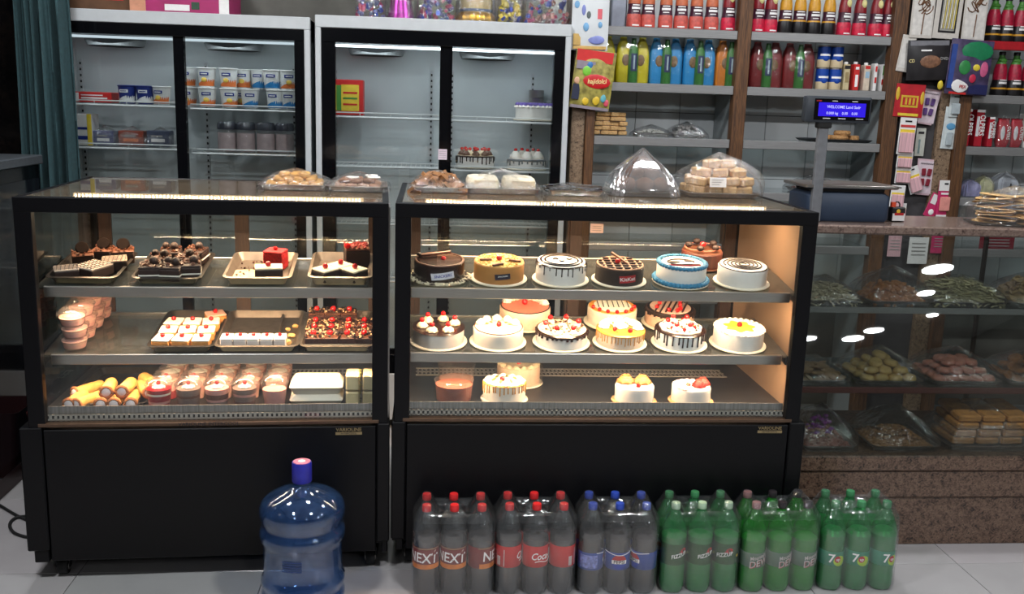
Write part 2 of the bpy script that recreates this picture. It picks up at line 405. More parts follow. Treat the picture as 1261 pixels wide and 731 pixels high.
def cable_pts():
    P = [atZ(0, 622, .006), atZ(20, 634, .006), atZ(42, 645, .006), atZ(56, 660, .006), atZ(40, 662, .006), atZ(18, 656, .006), atZ(12, 645, .006), atZ(20, 637, .008), atZ(38, 634, .012), atZ(60, 628, .02)]
    out = []
    for i in range(len(P)-1):
        for k in range(5):
            tt = k/5; p0 = P[max(i-1, 0)]; p1 = P[i]; p2 = P[i+1]; p3 = P[min(i+2, len(P)-1)]
            out.append(.5*((2*p1)+(p2-p0)*tt+(2*p0-5*p1+4*p2-p3)*tt*tt+(3*p1-p0-3*p2+p3)*tt**3))
    return out
tag(MB().tube(cable_pts(), .006, 8).build('power_cable', RUBBER), 'black power cable looped on the floor beside the pastry case', 'cable')

# ================================================================== glass display cases
LEDM = glow('warm_led', (255, 222, 172), 7)
LEDB = glow('warm_led_bead', (255, 236, 200), 45)
GRLM = mat('bright_grille_steel', (186, 180, 172), .3, .35, .06)
def grille(x0, x1, y, z0, z1, depth=False):
    m = MB()
    if depth: # lying flat
        m.box(x0, x1, y, y+.012, z0, z1); m.box(x0, x1, y+.048, y+.06, z0, z1); m.box(x0, x1, y+.098, y+.11, z0, z1)
        n = int((x1-x0)/.017)
        for i in range(n): x = x0+(i+.5)*(x1-x0)/n; m.box(x-.004, x+.004, y+.01, y+.1, z0, z1)
    else:
        m.box(x0, x1, y, y+.004, z0, z0+.005); m.box(x0, x1, y, y+.004, z1-.004, z1)
        n = int((x1-x0)/.0165)
        for i in range(n): x = x0+(i+.5)*(x1-x0)/n; m.box(x-.0042, x+.0042, y, y+.004, z0, z1)
    return m
CASE_Z = dict(top=1.35, gt=1.3015, gb=.597)
def case(label, loc, rz, x0, x1, badge_x, rightside=None, mark=None, el=.03, er=.022, shelves=()):
    t = thing('display_case', label, 'display case', loc, rz, 'glass display cases')
    D = .827; fw = .054
    MB().box(x0-.006, x1+.004, .03, .80, .10, .575).build('base', BLACK, t, bevel=.003)
    MB().box(x0+.045, x1-.04, -.004, .03, .085, .562).build('front_panel', BLACK, t, bevel=.003)
    for xa, xb in ((x0-el, x0+.042), (x1-.037, x1+er)):
        MB().box(xa, xb, -.010, .82, .125, .572).build('side_panel', BLACK, t, bevel=.004)
        MB().box(xa+.018, xb-.006, .0, .80, .078, .125).build('foot_rail', BLACK, t, bevel=.003)
    MB().box(x0+.03, x1-.03, -.006, .02, .572, .585).build('sill', mat('bronze_sill', (104, 84, 70), .3, .8), t, bevel=.002)
    # frame
    for nm, b in (('stile', (x0, x0+fw, -.004, .03, .572, 1.31)), ('stile', (x1-fw, x1, -.004, .03, .572, 1.31)),
                  ('top_rail', (x0, x1, -.006, .032, 1.3015, 1.35)),
                  ('top_rail', (x0, x0+.022, .032, D, 1.330, 1.35)), ('top_rail', (x1-.022, x1, .032, D, 1.330, 1.35)),
                  ('top_rail', (x0, x1, D-.022, D, 1.326, 1.35)),
                  ('stile', (x0, x0+.03, D-.03, D, .572, 1.33)), ('stile', (x1-.03, x1, D-.03, D, .572, 1.33)),
                  ):
        MB().box(*b).build(nm, BLACK, t, bevel=.002)
    MB().box(x0+fw-.01, x1-fw+.01, .010, .016, .588, 1.31).build('front_glass', GLASS, t, smooth=0)
    MB().box(x0+.012, x1-.012, .03, D-.012, 1.342, 1.348).build('top_glass', TOPGLASS, t, smooth=0)
    MB().box(x0+.010, x0+.016, .03, D-.03, .575, 1.335).build('side_glass', SIDEGLASS, t, smooth=0)
    if rightside: MB().box(x1-.018, x1-.010, .03, D-.03, .575, 1.335).build('side_panel', rightside, t, smooth=0)
    else: MB().box(x1-.016, x1-.010, .03, D-.03, .575, 1.335).build('side_glass', SIDEGLASS, t, smooth=0)
    MB().box(x1-.004, x1+.006, .05, D, .575, 1.33).build('outer_trim', STEEL, t)
    # rear sliding doors; their brown frame colour stands in for reflections in the glass
    xm = (x0+x1)/2; DF = wood('brown_reflection_frame', (38, 24, 18), (62, 40, 28)) if 'brown_reflection_frame' not in _mats else _mats['brown_reflection_frame']
    for k, (a, b, y) in enumerate(((x0+.03, xm+.02, D-.018), (xm-.02, x1-.03, D-.032))):
        d = MB().box(a, a+.05, y, y+.012, .6, 1.326).box(b-.05, b, y, y+.012, .6, 1.326).box(a, b, y, y+.012, .6, .63).box(a, b, y, y+.012, 1.30, 1.326).build('rear_door', DF, t)
        MB().box(a+.045, b-.045, y+.004, y+.008, .62, 1.31).build('pane', sheer('rear_pane', (238, 238, 236), .006, .03, k=.4), d, smooth=0)
    # shelves
    for z, yf, yr, tl in shelves:
        s_ = MB().box(x0+.028, x1-.028, .006, yr-yf, -.010, -.002).build('shelf', SHELFGLASS, t, (0, yf, z), (tl, 0, 0), smooth=0)
        MB().box(x0+fw, x1-fw+.004, 0, .012, -.037, .001).build('shelf_rail', STEEL, s_, bevel=.002)
        MB().box(x0+.03, x1-.03, yr-yf-.012, yr-yf, -.024, .003).build('rear_rail', STEEL, s_, bevel=.002)
        for xa in (x0+.02, x1-.026): MB().box(xa, xa+.006, .02, yr-yf, -.045, -.010).build('bracket', BLACK, s_)
        MB().box(x0+.06, x1-.06, .016, .028, -.034, -.027).build('led_strip', LEDM, s_)
        L_ = x1-x0-.14
        area('shelf_strip', ((x0+x1)/2, yf+.03, z-.040), (math.radians(24), 0, 0), L_, .012, P_STRIP*L_*(.42 if z > .9 else .34), WARM, parent=t)
    ls = MB().box(x0+.1, x1-.09, .284, .302, 1.316, 1.337).build('led_strip', LEDM, t)
    mb = MB(); n = int((x1-x0-.2)/.0125)
    for i in range(n): x = x0+.105+i*.0125; mb.box(x, x+.0075, .2815, .2845, 1.321, 1.334)
    mb.build('led_beads', LEDB, ls, smooth=0)
    L_ = x1-x0-.2
    area('top_strip', ((x0+x1)/2, .295, 1.313), (0, 0, 0), L_, .014, P_STRIP*L_*.62, WARM, parent=t)
    # deck and grilles
    MB().box(x0+.016, x1-.018, .06, D-.04, .583, .597).build('deck', DECK, t)
    g = MB().box(x0+fw, x1-fw, .034, .038, .606, .634).build('front_lip', mat('ribbed_steel', (150, 150, 150), .4, .9, .25, 30, aniso=(5, .1, .1)), t)
    grille(x0+fw, x1-fw, .026, .586, .607).build('grille', GRLM, t, smooth=0)
    MB().box(x0+fw, x1-fw, .0305, .033, .587, .606).build('slot_shade', RUBBER, t)  # dark strip added as painted shade inside the grille slots
    grille(x0+.07, x1-.12, .50, .597, .599, True).build('rear_grille', GRLM, t, smooth=0)
    for x in (x0+.06, x1-.06):
        for y in (.07, .74):
            c = MB().box(x-.02, x+.02, y-.02, y+.02, .068, .08).box(x-.024, x-.020, y-.012, y+.012, .03, .07).box(x+.02, x+.024, y-.012, y+.012, .03, .07).build('caster', BLACK, t)
            MB().lathe([(.008, -.017), (.026, -.017), (.029, -.012), (.029, .012), (.026, .017), (.008, .017)], 18).xf(Matrix.Translation((x, y, .03)) @ Matrix.Rotation(pi/2, 4, 'Y')).build('wheel', RUBBER, c)
            MB().lathe([(.004, -.020), (.013, -.020), (.013, .020), (.004, .020)], 12).xf(Matrix.Translation((x, y, .03)) @ Matrix.Rotation(pi/2, 4, 'Y')).build('hub', STEEL, c)
    b = MB().box(badge_x-.046, badge_x+.046, -.0065, -.004, .532, .5415).build('badge', GOLDINK, t)
    letters('VARIOLINE', .017, 1.05).xf(Matrix.Translation((badge_x, -.0055, .5505))).build('lettering', GOLDINK, b)
    letters('INTERCOOL', .008, 1.25).xf(Matrix.Translation((badge_x, -.0068, .5368))).build('lettering', INK, b)
    if mark: letters('VARIOLINE INTERCOOL', .018, 1.05).xf(Matrix.Translation((mark, -.0068, .5785))).build('lettering', INK, t)
    return t
TL1, TL2, TR1 = math.radians(7.0), math.radians(7.0), math.radians(8.0)   # the shelves lean towards the customer
LA = .0467; LO = Vector((1.2, -.018, 0))
def LW(x, y, z):          # pastry case frame (x 0..1.2 from its left end) to the room
    X = x-1.2; return Vector((LO.x+X*cos(LA)-y*sin(LA), LO.y+X*sin(LA)+y*cos(LA), z))
def tops(): return [o for o in COL.objects if o.parent is None]
class Lean:
    """things put on a leaning shelf lean with it about the shelf's front edge"""
    def __init__(s, M, yf, z, tl): s.T = M @ Matrix.Translation((0, yf, z)) @ Matrix.Rotation(tl, 4, 'X') @ Matrix.Translation((0, -yf, -z)) @ M.inverted()
    def __enter__(s): s.b = set(tops())
    def __exit__(s, *a):
        for o in tops():
            if o not in s.b: o.matrix_basis = s.T @ o.matrix_basis
ML = Matrix.Translation(LO) @ Matrix.Rotation(LA, 4, 'Z')
caseL = case('black framed glass pastry case on casters, left, holding trays and dessert cups', LO, LA, -1.2, 0, -.135, mark=-.61, er=.008, shelves=((1.044, .062, .43, TL1), (.800, .092, .53, TL2)))
WARMSIDE = mat('cream_side_panel', (150, 122, 98), .3, var=.08, scale=4)
caseR = case('wider black framed glass case on the right full of round cakes', (0, 0, 0), 0, 1.222, 2.710, 2.60, rightside=WARMSIDE, el=.008, shelves=((1.044, .062, .46, TR1), (.800, .092, .48, TR1)))
o = MB().box(-.028, .028, -.0006, 0, -.02, .02).build('price_note', mat('pink_note', (236, 206, 200), .7), caseR, tuple(atY(735, 281, .79)-Vector((0, 0, 0))))
for k in range(3): MB().box(-.02, .02, -.001, -.0006, .008-.009*k, .010-.009*k).build('printed_line', GREYINK, o)

# ================================================================== sliding-door fridges behind the counter
RACKS = {}
def rack(w, d):
    m = MB(); m.tube([(0, 0, 0), (w, 0, 0)], .006, 6); m.tube([(0, 0, .022), (w, 0, .022)], .0035, 6); m.tube([(0, d, 0), (w, d, 0)], .004, 6); m.tube([(0, d*.5, -.004), (w, d*.5, -.004)], .004, 6)
    n = int(w/.025)
    for i in range(n+1): x = w*i/n; m.tube([(x, 0, 0), (x, d, 0)], .0018, 4)
    for i in range(0, n+1, 6): x = w*i/n; m.tube([(x, 0, 0), (x, 0, .022)], .002, 4)
    return m
def fan_mesh():
    m = MB(); m.lathe([(.14, .006), (.145, -.012), (.132, -.04), (.124, -.04), (.13, -.014), (.128, .006)], 36, cap0=False, cap1=False)
    m.lathe([(.04, -.024), (.045, -.03), (.002, -.034)], 20)
    for i in range(40):
        a = 2*pi*i/40; m.tube([(.04*cos(a), .04*sin(a), -.03), (.128*cos(a), .128*sin(a), -.026)], .0022, 4)
    return m.mesh('fan', mat('fan_grey', (96, 100, 102), .4))
FANM = fan_mesh()
TUBEM = glow('fridge_tube', (236, 246, 255), 5.5)
FR = {}
def fridge(label, x0, x1, xm0, xm1, gl, gr, ztop, racks, tube_on):
    t = thing('display_fridge', label, 'fridge', (0, 0, 0), 0, 'sliding-door display fridges')
    Y0, Y1 = 1.55, 2.0-.004; iz0, iz1 = .34, 1.955
    MB().box(x0, x0+.04, Y0+.03, Y1, .05, ztop-.01).box(x1-.04, x1, Y0+.03, Y1, .05, ztop-.01).box(x0, x1, Y1-.03, Y1, .05, ztop-.01).box(x0, x1, Y0+.03, Y1, iz1, ztop-.01).box(x0, x1, Y0+.03, Y1, .05, iz0).build('cabinet', LINER, t)
    for b in ((x0, x1, ztop-.058, ztop), (x0, x0+.028, .05, ztop-.058), (x1-.028, x1, .05, ztop-.058), (x0+.028, x1-.028, .05, .30)):
        MB().box(b[0], b[1], Y0-.005, Y0+.06, b[2], b[3]).build('frame_bar', ALU, t, bevel=.003)
    zt = ztop-.058
    for b in ((x0+.028, x1-.028, 1.955, zt), (x0+.028, gl, .30, 1.955), (gr, x1-.028, .30, 1.955), (x0+.028, x1-.028, .30, .40)):
        MB().box(b[0], b[1], Y0, Y0+.05, b[2], b[3]).build('door_surround', BLACKGLOSS, t, bevel=.002)
    for a, b, y in ((gl-.01, xm1, Y0+.012), (xm0, gr+.01, Y0+.03)):
        ins = (b-.05, b) if y < Y0+.02 else (a, a+.05)
        d = MB().box(ins[0], ins[1], y, y+.014, .39, 1.965).box(a, b, y, y+.014, .39, .43).build('sliding_door', BLACKGLOSS, t)
        MB().box(a, b, y+.005, y+.009, .40, 1.96).build('pane', FRIDGEGLASS, d, smooth=0)
        MB().box(ins[0]+.018, ins[0]+.03, y-.006, y, 1.0, 1.25).build('handle', BLACK, d)
    for a, b, zs in racks:
        for z in zs: rack(b-a, .30).build('wire_shelf', WIRE, t, (a, 1.685, z), smooth=60)
    for x in (x0+.33*(x1-x0)-.13, x0+.72*(x1-x0)-.05): put('fan', FANM, t, (x, 1.80, iz1-.006))
    for x in (x0+.06, xm0+.06, gr-.06, xm0-.05):
        m = MB().box(x-.008, x+.008, 1.955, 1.965, .5, 1.85)
        o = m.build('shelf_upright', ALU, t)
        mm = MB()
        for k in range(44): mm.box(x-.004, x+.004, 1.952, 1.956, .53+k*.03, .542+k*.03)
        mm.build('slot_row', RUBBER, o)
    tu = MB().box(x0+.07, x1-.07, 1.606, 1.622, 1.938, 1.950).build('light_tube', TUBEM if tube_on else glow('fridge_tube_dim', (220, 236, 246), 1.2), t, bevel=.006)
    area('fridge_light', ((x0+x1)/2, 1.66, 1.915), (math.radians(28), 0, 0), x1-x0-.2, .03, P_FRIDGE*(1 if tube_on else .8), ICE)
    return t
frL = fridge('grey framed sliding-door fridge on the left stocked with yoghurt cups', -.52, .755, .109, .158, -.47, .679, 2.066, [(-.465, .10, (1.622, 1.412, 1.10, .80)), (.15, .70, (1.617, 1.398, 1.10, .80))], False)
frR = fridge('grey framed sliding-door fridge on the right, nearly empty with a few cakes', .779, 2.022, 1.391, 1.431, .875, 1.942, 2.080, [(.83, 1.39, (1.600, 1.352, 1.06, .76)), (1.42, 1.975, (1.597, 1.346, 1.06, .76))], True)
o = MB().box(-.022, .022, -.0008, 0, -.026, .026).build('price_note', mat('lilac_note', (214, 196, 206), .7), frR, tuple(atY(545, 190, 1.558)))
for k in range(4): MB().box(-.017, .017, -.0012, -.0008, .014-.01*k, .016-.01*k).build('printed_line', GREYINK, o)

# ================================================================== wall shelving
sh = thing('wall_shelving', 'brown wooden wall shelving with steel-edged shelves behind the counters', 'shelving', (0, 0, 0))
for a, b, mt in ((2.121, 2.167, WOOD), (2.876, 2.945, WOOD), (3.682, 3.757, WOOD), (4.085, 4.15, WOOD)):
    po = MB().box(a, b, 1.6, 1.66, 0, 2.6).build('post', mt, sh, bevel=.003)
    MB().box(a+.02, b-.02, 1.66, 1.985, 0, 2.6).build('side_panel', mat('grey_side_panel', (150, 156, 158), .3, var=.06, scale=6), po)
MB().box(2.05, 2.12, 1.62, 1.985, 0, 2.6).build('stone_strip', GRANITE2, sh, bevel=.003)
MB().box(3.995, 4.085, 1.63, 1.985, 0, 2.6).build('stone_strip', GRANITE2, sh, bevel=.003)
MB().box(3.757, 3.995, 1.66, 1.985, 0, 2.6).build('back_board', mat('charcoal_board', (66, 64, 66), .6), sh)
SHZ = (2.085, 1.812, 1.543, 1.275, 1.0, .72)
BOARDG = sheer('clear_wall_shelf', (226, 232, 232), .06, .05, haze=.05)
for k, (a, b) in enumerate(((2.167, 2.876), (2.945, 3.682), (4.15, 5.2))):
    for j, z in enumerate(SHZ):
        s_ = MB().box(a, b, 1.63, 1.985, z-.012, z).build('shelf', BOARDG, sh)
        red = (k == 2 and j == 0)
        MB().box(a, b, 1.608, 1.632, z-.042, z+.002).build('shelf_edge', mat('red_shelf_edge', (170, 24, 34), .4) if red else DULLSTEEL, s_, bevel=.003)
MB().box(5.2, 5.27, 1.6, 1.985, 0, 2.6).build('post', WOOD, sh)

# ================================================================== granite sweets counter with sloping glass
ct = thing('sweets_counter', 'brown granite counter with sloping glass front and shelves of bagged sweets', 'counter', (0, 0, 0))
cx0, cx1 = 2.742, 5.0
MB().box(cx0, cx1, .165, .70, 0, .205).build('plinth', GRANITE, ct, bevel=.003)
MB().box(cx0, cx1, .155, .70, .207, .318).build('stone_band', GRANITE, ct, bevel=.003)
MB().box(cx0, cx1, .145, .72, .320, .385).build('stone_ledge', GRANITE, ct, bevel=.006)
MB().box(cx0, cx1, .30, .70, 1.236, 1.271).build('counter_top', speck('counter_granite', [(60, 48, 44), (110, 92, 84), (84, 68, 62), (132, 114, 104)], 150, .22, 50), ct, bevel=.006)
gy = lambda z: .14+(z-.40)*.22/.835
m = MB(); m.loft([[(x, gy(z)+dy, z) for x, z, dy in ((cx0+.01, .387, .0), (cx1, .387, 0), (cx1, .387, .006), (cx0+.01, .387, .006))], [(x, gy(z)+dy, z) for x, z, dy in ((cx0+.01, 1.235, .0), (cx1, 1.235, 0), (cx1, 1.235, .006), (cx0+.01, 1.235, .006))]])
m.build('front_glass', COUNTERGLASS, ct, smooth=0)
for z in (.945, .640):
    y0 = gy(z)+.02
    s_ = MB().box(cx0+.02, cx1, y0, .68, z-.010, z).build('shelf', SHELFGLASS, ct, smooth=0)
    MB().box(cx0+.02, cx1, y0-.008, y0+.004, z-.022, z+.002).build('shelf_edge', DULLSTEEL if z > .8 else mat('red_brown_edge', (104, 62, 58), .4, .4), s_, bevel=.002)
MB().box(cx0, cx0+.02, .32, .70, .387, 1.236).build('end_panel', DULLSTEEL, ct)
for x in (3.75,): MB().box(x, x+.012, .66, .68, .387, 1.236).build('rear_upright', WOODDARK, ct)
ORD = ('first', 'second', 'third', 'fourth', 'fifth')
ROW = ('front', 'second', 'third', 'rear')
# ================================================================== food pieces shared by many things
def _rosette(r, h, lobes=7, tw=2.2): return MB().lathe([(r*.85, 0), (r, h*.15), (r*.9, h*.4), (r*.66, h*.6), (r*.5, h*.78), (r*.2, h*.93), (r*.02, h)], 21, lobes=lobes, amp=.12, twist=tw)
ROS = {k: _rosette(1, 1).mesh('rosette', m) for k, m in (('white', CREAM), ('butter', CREAMWARM), ('choc', CHOCMID), ('orange', mat('orange_cream', (196, 112, 58), .6, var=.1)), ('red', mat('red_cream', (180, 32, 26), .55, var=.15)))}
CHM = MB().lathe([(.05, .02), (.55, 0.04), (.9, .45), (1, .9), (.85, 1.4), (.5, 1.72), (.15, 1.66), (.02, 1.6)], 12).mesh('cherry', CHERRY)
BALLM = MB().ball((0, 0, .9), 1, 12, 8, wob=.03).mesh('chocolate_ball', CHOC)
NUTM = MB().ball((0, 0, .3), 1, 7, 5, (1, .45, .35)).mesh('pistachio_sliver', PISTACHIO)
ZK = [1.0]
def cherry(p, loc, r=.008): return put('cherry', CHM, p, loc, (0, random.uniform(-.2, .2), random.uniform(0, 6)), (r, r, r*ZK[0]))
def rosette(p, loc, r, h, kind='white', ch=0, name='rosette'):
    h *= ZK[0]
    o = put(name, ROS[kind], p, loc, (0, 0, random.uniform(0, 6)), (r, r, h))
    if ch:
        c = put('cherry', CHM, o, (0, 0, .82), (0, 0, 0), (ch/r, ch/r, ch/h*ZK[0]))
    return o
def ring(p, n, R, z, r, h, kind='white', ch=0, a0=0, a1=2*pi, name='rosette'):
    for i in range(n):
        a = a0+(a1-a0)*i/n; rosette(p, (R*cos(a), R*sin(a), z), r, h, kind, ch, name)
def drips(p, r, h, m, n, lo, hi, band_h=.012, wr=.0028, seed=1):
    rd = random.Random(seed); mb = MB()
    mb.lathe([(r-.004, h-band_h), (r+.0018, h-band_h+.002), (r+.0022, h-.003), (r-.003, h+.0015), (r-.012, h+.001)], 48, cap0=False, cap1=False)
    for i in range(n):
        a = 2*pi*(i+rd.uniform(-.25, .25))/n; l = rd.uniform(lo, hi); x, y = (r+.0006)*cos(a), (r+.0006)*sin(a)
        mb.tube([(x, y, h-band_h*.5), (x, y, h-band_h-l*.5), (x, y, h-band_h-l+.002), (x, y, h-band_h-l)], [wr, wr*.8, wr, wr*.5], 6)
    return mb.build('icing_drip', m, p)
def disc(p, r, z, m, name='icing', t=.003, lobes=0, amp=0): return MB().lathe([(r*.98, z-.001), (r, z+t*.5), (r*.985, z+t), (.002, z+t*1.05)], 48, lobes=lobes, amp=amp).build(name, m, p)
def lines(p, paths, z, rad, m, name='drizzle'):
    mb = MB()
    for q in paths: mb.tube([(pt[0], pt[1], z+(pt[2] if len(pt) > 2 else 0)) for pt in q], rad, 5)
    return mb.build(name, m, p)
def crumbs(p, fn, n, r, m, name='crumbs', seed=3):
    rd = random.Random(seed); mb = MB()
    for i in range(n):
        x, y, z = fn(rd); mb.obox((x, y, z), (r*rd.uniform(.6, 1.6), r*rd.uniform(.6, 1.4), r*rd.uniform(.5, 1)), RM(rd.uniform(-.6, .6), rd.uniform(-.6, .6), rd.uniform(0, 3)))
    return stuff(mb.build(name, m, p, smooth=0))
def ondisc(R, z): 
    def f(rd): a = rd.uniform(0, 2*pi); q = R*sqrt(rd.random()); return (q*cos(a), q*sin(a), z)
    return f
def onring(R0, R1, z):
    def f(rd): a = rd.uniform(0, 2*pi); q = rd.uniform(R0, R1); return (q*cos(a), q*sin(a), z)
    return f
def cake(label, c, r, h, side, top=None, br=.02, board=BOARD, group='round cakes in the cake case', name='round_cake', wob=None):
    t = thing(name, label, 'cake', c, 0, group)
    t.scale = (1, 1, 1/ZK[0])
    if br is not None: br = min(br, .013)
    z0 = 0
    if br is not None:
        MB().lathe([(r+br-.003, 0), (r+br, .003), (r+br-.001, .007), (r, .008), (.002, .008)], 44).build('board', board, t); z0 = .008
    MB().lathe([(r*.995, z0), (r, z0+.004), (r*.995, z0+h*.5), (r, h-.007), (r*.985, h-.002), (r*.95, h), (.002, h)], 48, wob=wob).build('sponge', side, t)
    if top: disc(t, r*.955, h, top)
    return t
def tray(label, c, w, d, h, m=TRAYM, rz=0, group='metal trays', lip=.010, name='tray'):
    R = [(w-.03, d-.03, 0, .012), (w-.004, d-.004, h-.002, .022), (w+2*lip-.004, d+2*lip-.004, h-.003, .03), (w+2*lip, d+2*lip, h, .032), (w, d, h+.002, .024), (w-.03, d-.03, .004, .014)]
    o = MB().loft([[(x, y, z) for x, y in rrect(ww, dd, rr)] for ww, dd, z, rr in R]).build(name, m, loc=c, rot=(0, 0, rz), smooth=50)
    tag(o, label, 'tray', group); return o
def pastry(label, group, c, w, d, h, body, topm, rz=0, kind=None, ch=0, side=None, name='cake_slice'):
    t = thing(name, label, 'cake slice', c, rz, group)
    MB().obox((0, 0, h*.5), (w, d, h)).build('sponge', body, t, bevel=.003)
    if side: MB().obox((0, 0, h*.5), (w+.001, d+.001, h*.12)).build('filling', side, t)
    if topm: MB().obox((0, 0, h+.003), (w, d, .008)).build('icing', topm, t, bevel=.003)
    if kind: rosette(t, (0, 0, h+.006), w*.28, w*.3, kind, ch)
    elif ch: cherry(t, (0, 0, h+.006), ch)
    return t

# ================================================================== pastry case: upper shelf
LZ1, LZ2, LZ0 = 1.0465, .8025, .598
G1 = 'trays on the upper pastry shelf'; G2 = 'trays on the lower pastry shelf'
lean1 = Lean(ML, .062, 1.044, TL1); lean1.__enter__()
UD = .31; UYC = .235
tray('steel tray of brownie slices at the left of the upper pastry shelf', LW(.172, UYC, LZ1), .215, UD, .026, DARKTRAY, LA, G1)
tray('steel tray of dark chocolate pastries, second on the upper shelf', LW(.448, UYC, LZ1), .215, UD, .026, DARKTRAY, LA, G1)
tray('nearly empty crumb-strewn tray on the upper pastry shelf', LW(.750, UYC, LZ1), .215, UD, .030, TRAYM, LA, G1)
tray('steel tray at the right end of the upper pastry shelf', LW(1.033, UYC, LZ1), .205, UD, .033, TRAYM, LA, G1)
g = 'coconut topped brownie slices'
def latt(t, w, d, z):
    mb = MB()
    for k in range(6): q = (k+.5)/6-.5; mb.tube([(q*w, -d*.48, z), (q*w+.006, d*.48, z)], .0013, 4); mb.tube([(-w*.48, q*d, z), (w*.48, q*d+.004, z)], .0013, 4)
    mb.build('chocolate_lattice', CHOC, t)
for i, (x, y, w, d, r, z) in enumerate(((.112, .130, .078, .062, .35, .005), (.190, .165, .090, .100, -.55, .006), (.243, .235, .082, .070, .25, .008))):
    t = pastry('brownie slice with white coconut lattice top, %s one on the left upper tray' % ('front left', 'large middle', 'right')[i], g, LW(x, y, LZ1+z), w, d, .034, CHOC, mat('coconut_icing', (206, 186, 168), .9, var=.2, scale=130, bump=.5), LA+r)
    latt(t, w, d, .0415)
for i, (x, y, r) in enumerate(((.125, .275, .3), (.180, .335, -.1), (.250, .330, .2))):
    t = pastry('chocolate slice with round cookie on top, %s at the rear of left tray' % ('left', 'middle', 'right')[i], 'cookie topped slices', LW(x, y, LZ1+.008), .072, .066, .040, CHOC, CHOCMID, LA+r)
    MB().lathe([(.020, 0), (.023, .003), (.023, .009), (.020, .012), (.002, .012)], 18).xf(Matrix.Translation((0, .01, .060)) @ RM(.9, 0, 0)).build('cookie', mat('black_cookie', (20, 13, 11), .95, var=.2, spec=.1), t)
    crumbs(t, lambda rd: (rd.uniform(-.033, .033), rd.uniform(-.03, .03), .049), 26, .006, CHOCMID)
for i, (x, y, r) in enumerate(((.388, .130, .1), (.462, .125, -.1), (.518, .150, .15), (.405, .220, .2), (.490, .232, -.1), (.420, .315, .1), (.505, .325, -.15))):
    t = pastry('dark chocolate pastry with truffle ball, %s on the second upper tray' % ('front left', 'front middle', 'front right', 'middle left', 'middle right', 'rear left', 'rear right')[i], 'truffle pastries', LW(x, y, LZ1+.008), .070, .080, .044, CHOC, CHOC, LA+r, side=CREAM)
    put('chocolate_ball', BALLM, t, (.012, .0, .050), scale=(.015,)*3)
    if i % 2: put('chocolate_ball', BALLM, t, (-.018, .018, .050), scale=(.013,)*3)
    crumbs(t, lambda rd: (rd.uniform(-.032, .032), rd.uniform(-.036, .036), .054), 30, .007, CHOCMID, seed=i)
t3 = stuff(tag(MB().obox((0, 0, 0), (.001, .001, .001)).build('cake_crumbs', CHOCMID), 'brown cake crumbs scattered on the nearly empty upper tray', 'crumbs'))
rd = random.Random(4); mb = MB()
for i in range(90):
    p = LW(.750+rd.uniform(-.085, .085), UYC+rd.uniform(-.13, .13), LZ1+.007); mb.obox(p, (rd.uniform(.002, .006),)*3, RM(0, 0, rd.random()*3))
t3.data = mb.mesh('cake_crumbs', CHOCMID, smooth=0)
RV = mat('red_velvet', (196, 24, 32), .8, var=.35, scale=120, bump=.8)
pastry('red velvet cake slice standing on the nearly empty tray', None, LW(.795, .27, LZ1+.006), .072, .062, .062, RV, RV, LA-.3, ch=.008)
pastry('dark slice with white icing and cherry at the front of the nearly empty tray', None, LW(.785, .135, LZ1+.006), .095, .06, .042, CHOC, CREAMWARM, LA+.12, ch=.010)
o = MB().obox((0, 0, .001), (.09, .14, .0015)).build('paper_liner', mat('butter_paper', (206, 180, 140), .8), loc=LW(.700, .175, LZ1+.005), rot=(0, 0, LA+.15)); tag(o, 'cream paper liner on the nearly empty upper tray', 'paper')
for i, (x, y, r) in enumerate(((.980, .135, .78), (1.082, .135, .78), (1.031, .186, .78))):
    pastry('cream iced chocolate slice with cherry, %s one on the right upper tray' % ('left', 'right', 'rear middle')[i], 'cherry topped triangles', LW(x, y, LZ1+.006), .070, .070, .036, CHOC, CREAMWARM, LA+r, ch=.010)
t = pastry('tall dark chocolate cake block at the back of the right upper tray', None, LW(1.085, .305, LZ1+.006), .09, .08, .070, CHOC, CHOCMID, LA+.15)
cherry(t, (-.038, -.03, .078), .012); crumbs(t, lambda rd: (rd.uniform(-.04, .04), rd.uniform(-.035, .035), .081), 40, .008, mat('red_crumb', (120, 30, 26), .7))
lean1.__exit__()

# ---- lower shelf
lean2 = Lean(ML, .092, .800, TL2); lean2.__enter__()
tray('steel tray of cream pastries on the lower pastry shelf', LW(.483, .285, LZ2), .212, .37, .026, DARKTRAY, LA, G2)
tray('steel tray of white cream cubes, middle of the lower pastry shelf', LW(.74, .285, LZ2), .275, .37, .026, TRAYM, LA, G2)
tray('steel tray of black forest slices at the right of the lower shelf', LW(1.02, .285, LZ2), .245, .37, .026, TRAYM, LA, G2)
PUFF = mat('baked_puff', (206, 140, 70), .8, var=.25, scale=70, bump=.5)
for j in range(3):
    for i in range(3):
        pastry('cream puff pastry with cherry, %s row, %s from the left of its tray' % (ROW[j], ORD[i]), 'cream puff pastries', LW(.415+i*.066+.004*j, .145+j*.078, LZ2+.006+.003*j), .060, .064, .030, PUFF, CREAM, LA+random.uniform(-.15, .15), ch=.0085)
t = pastry('single brown puff pastry leaning at the back corner of cream tray', None, LW(.555, .395, LZ2+.006), .07, .06, .032, PUFF, mat('pink_cream', (226, 178, 158), .6), LA+.4, ch=.009)
for i in range(5):
    pastry('white cream cube with cherry, %s from the left in the middle tray' % ORD[i], 'white cream cubes', LW(.635+i*.046, .145, LZ2+.006), .043, .055, .034, mat('pale_cream_side', (222, 214, 212), .6, var=.04), CREAM, LA, ch=.007)
o = MB().box(-.004, .004, -.15, .16, 0, .018).build('tray_divider', TRAYM, loc=LW(.80, .285, LZ2+.005), rot=(0, 0, LA)); tag(o, 'thin metal divider strip in the white cube tray', 'divider')
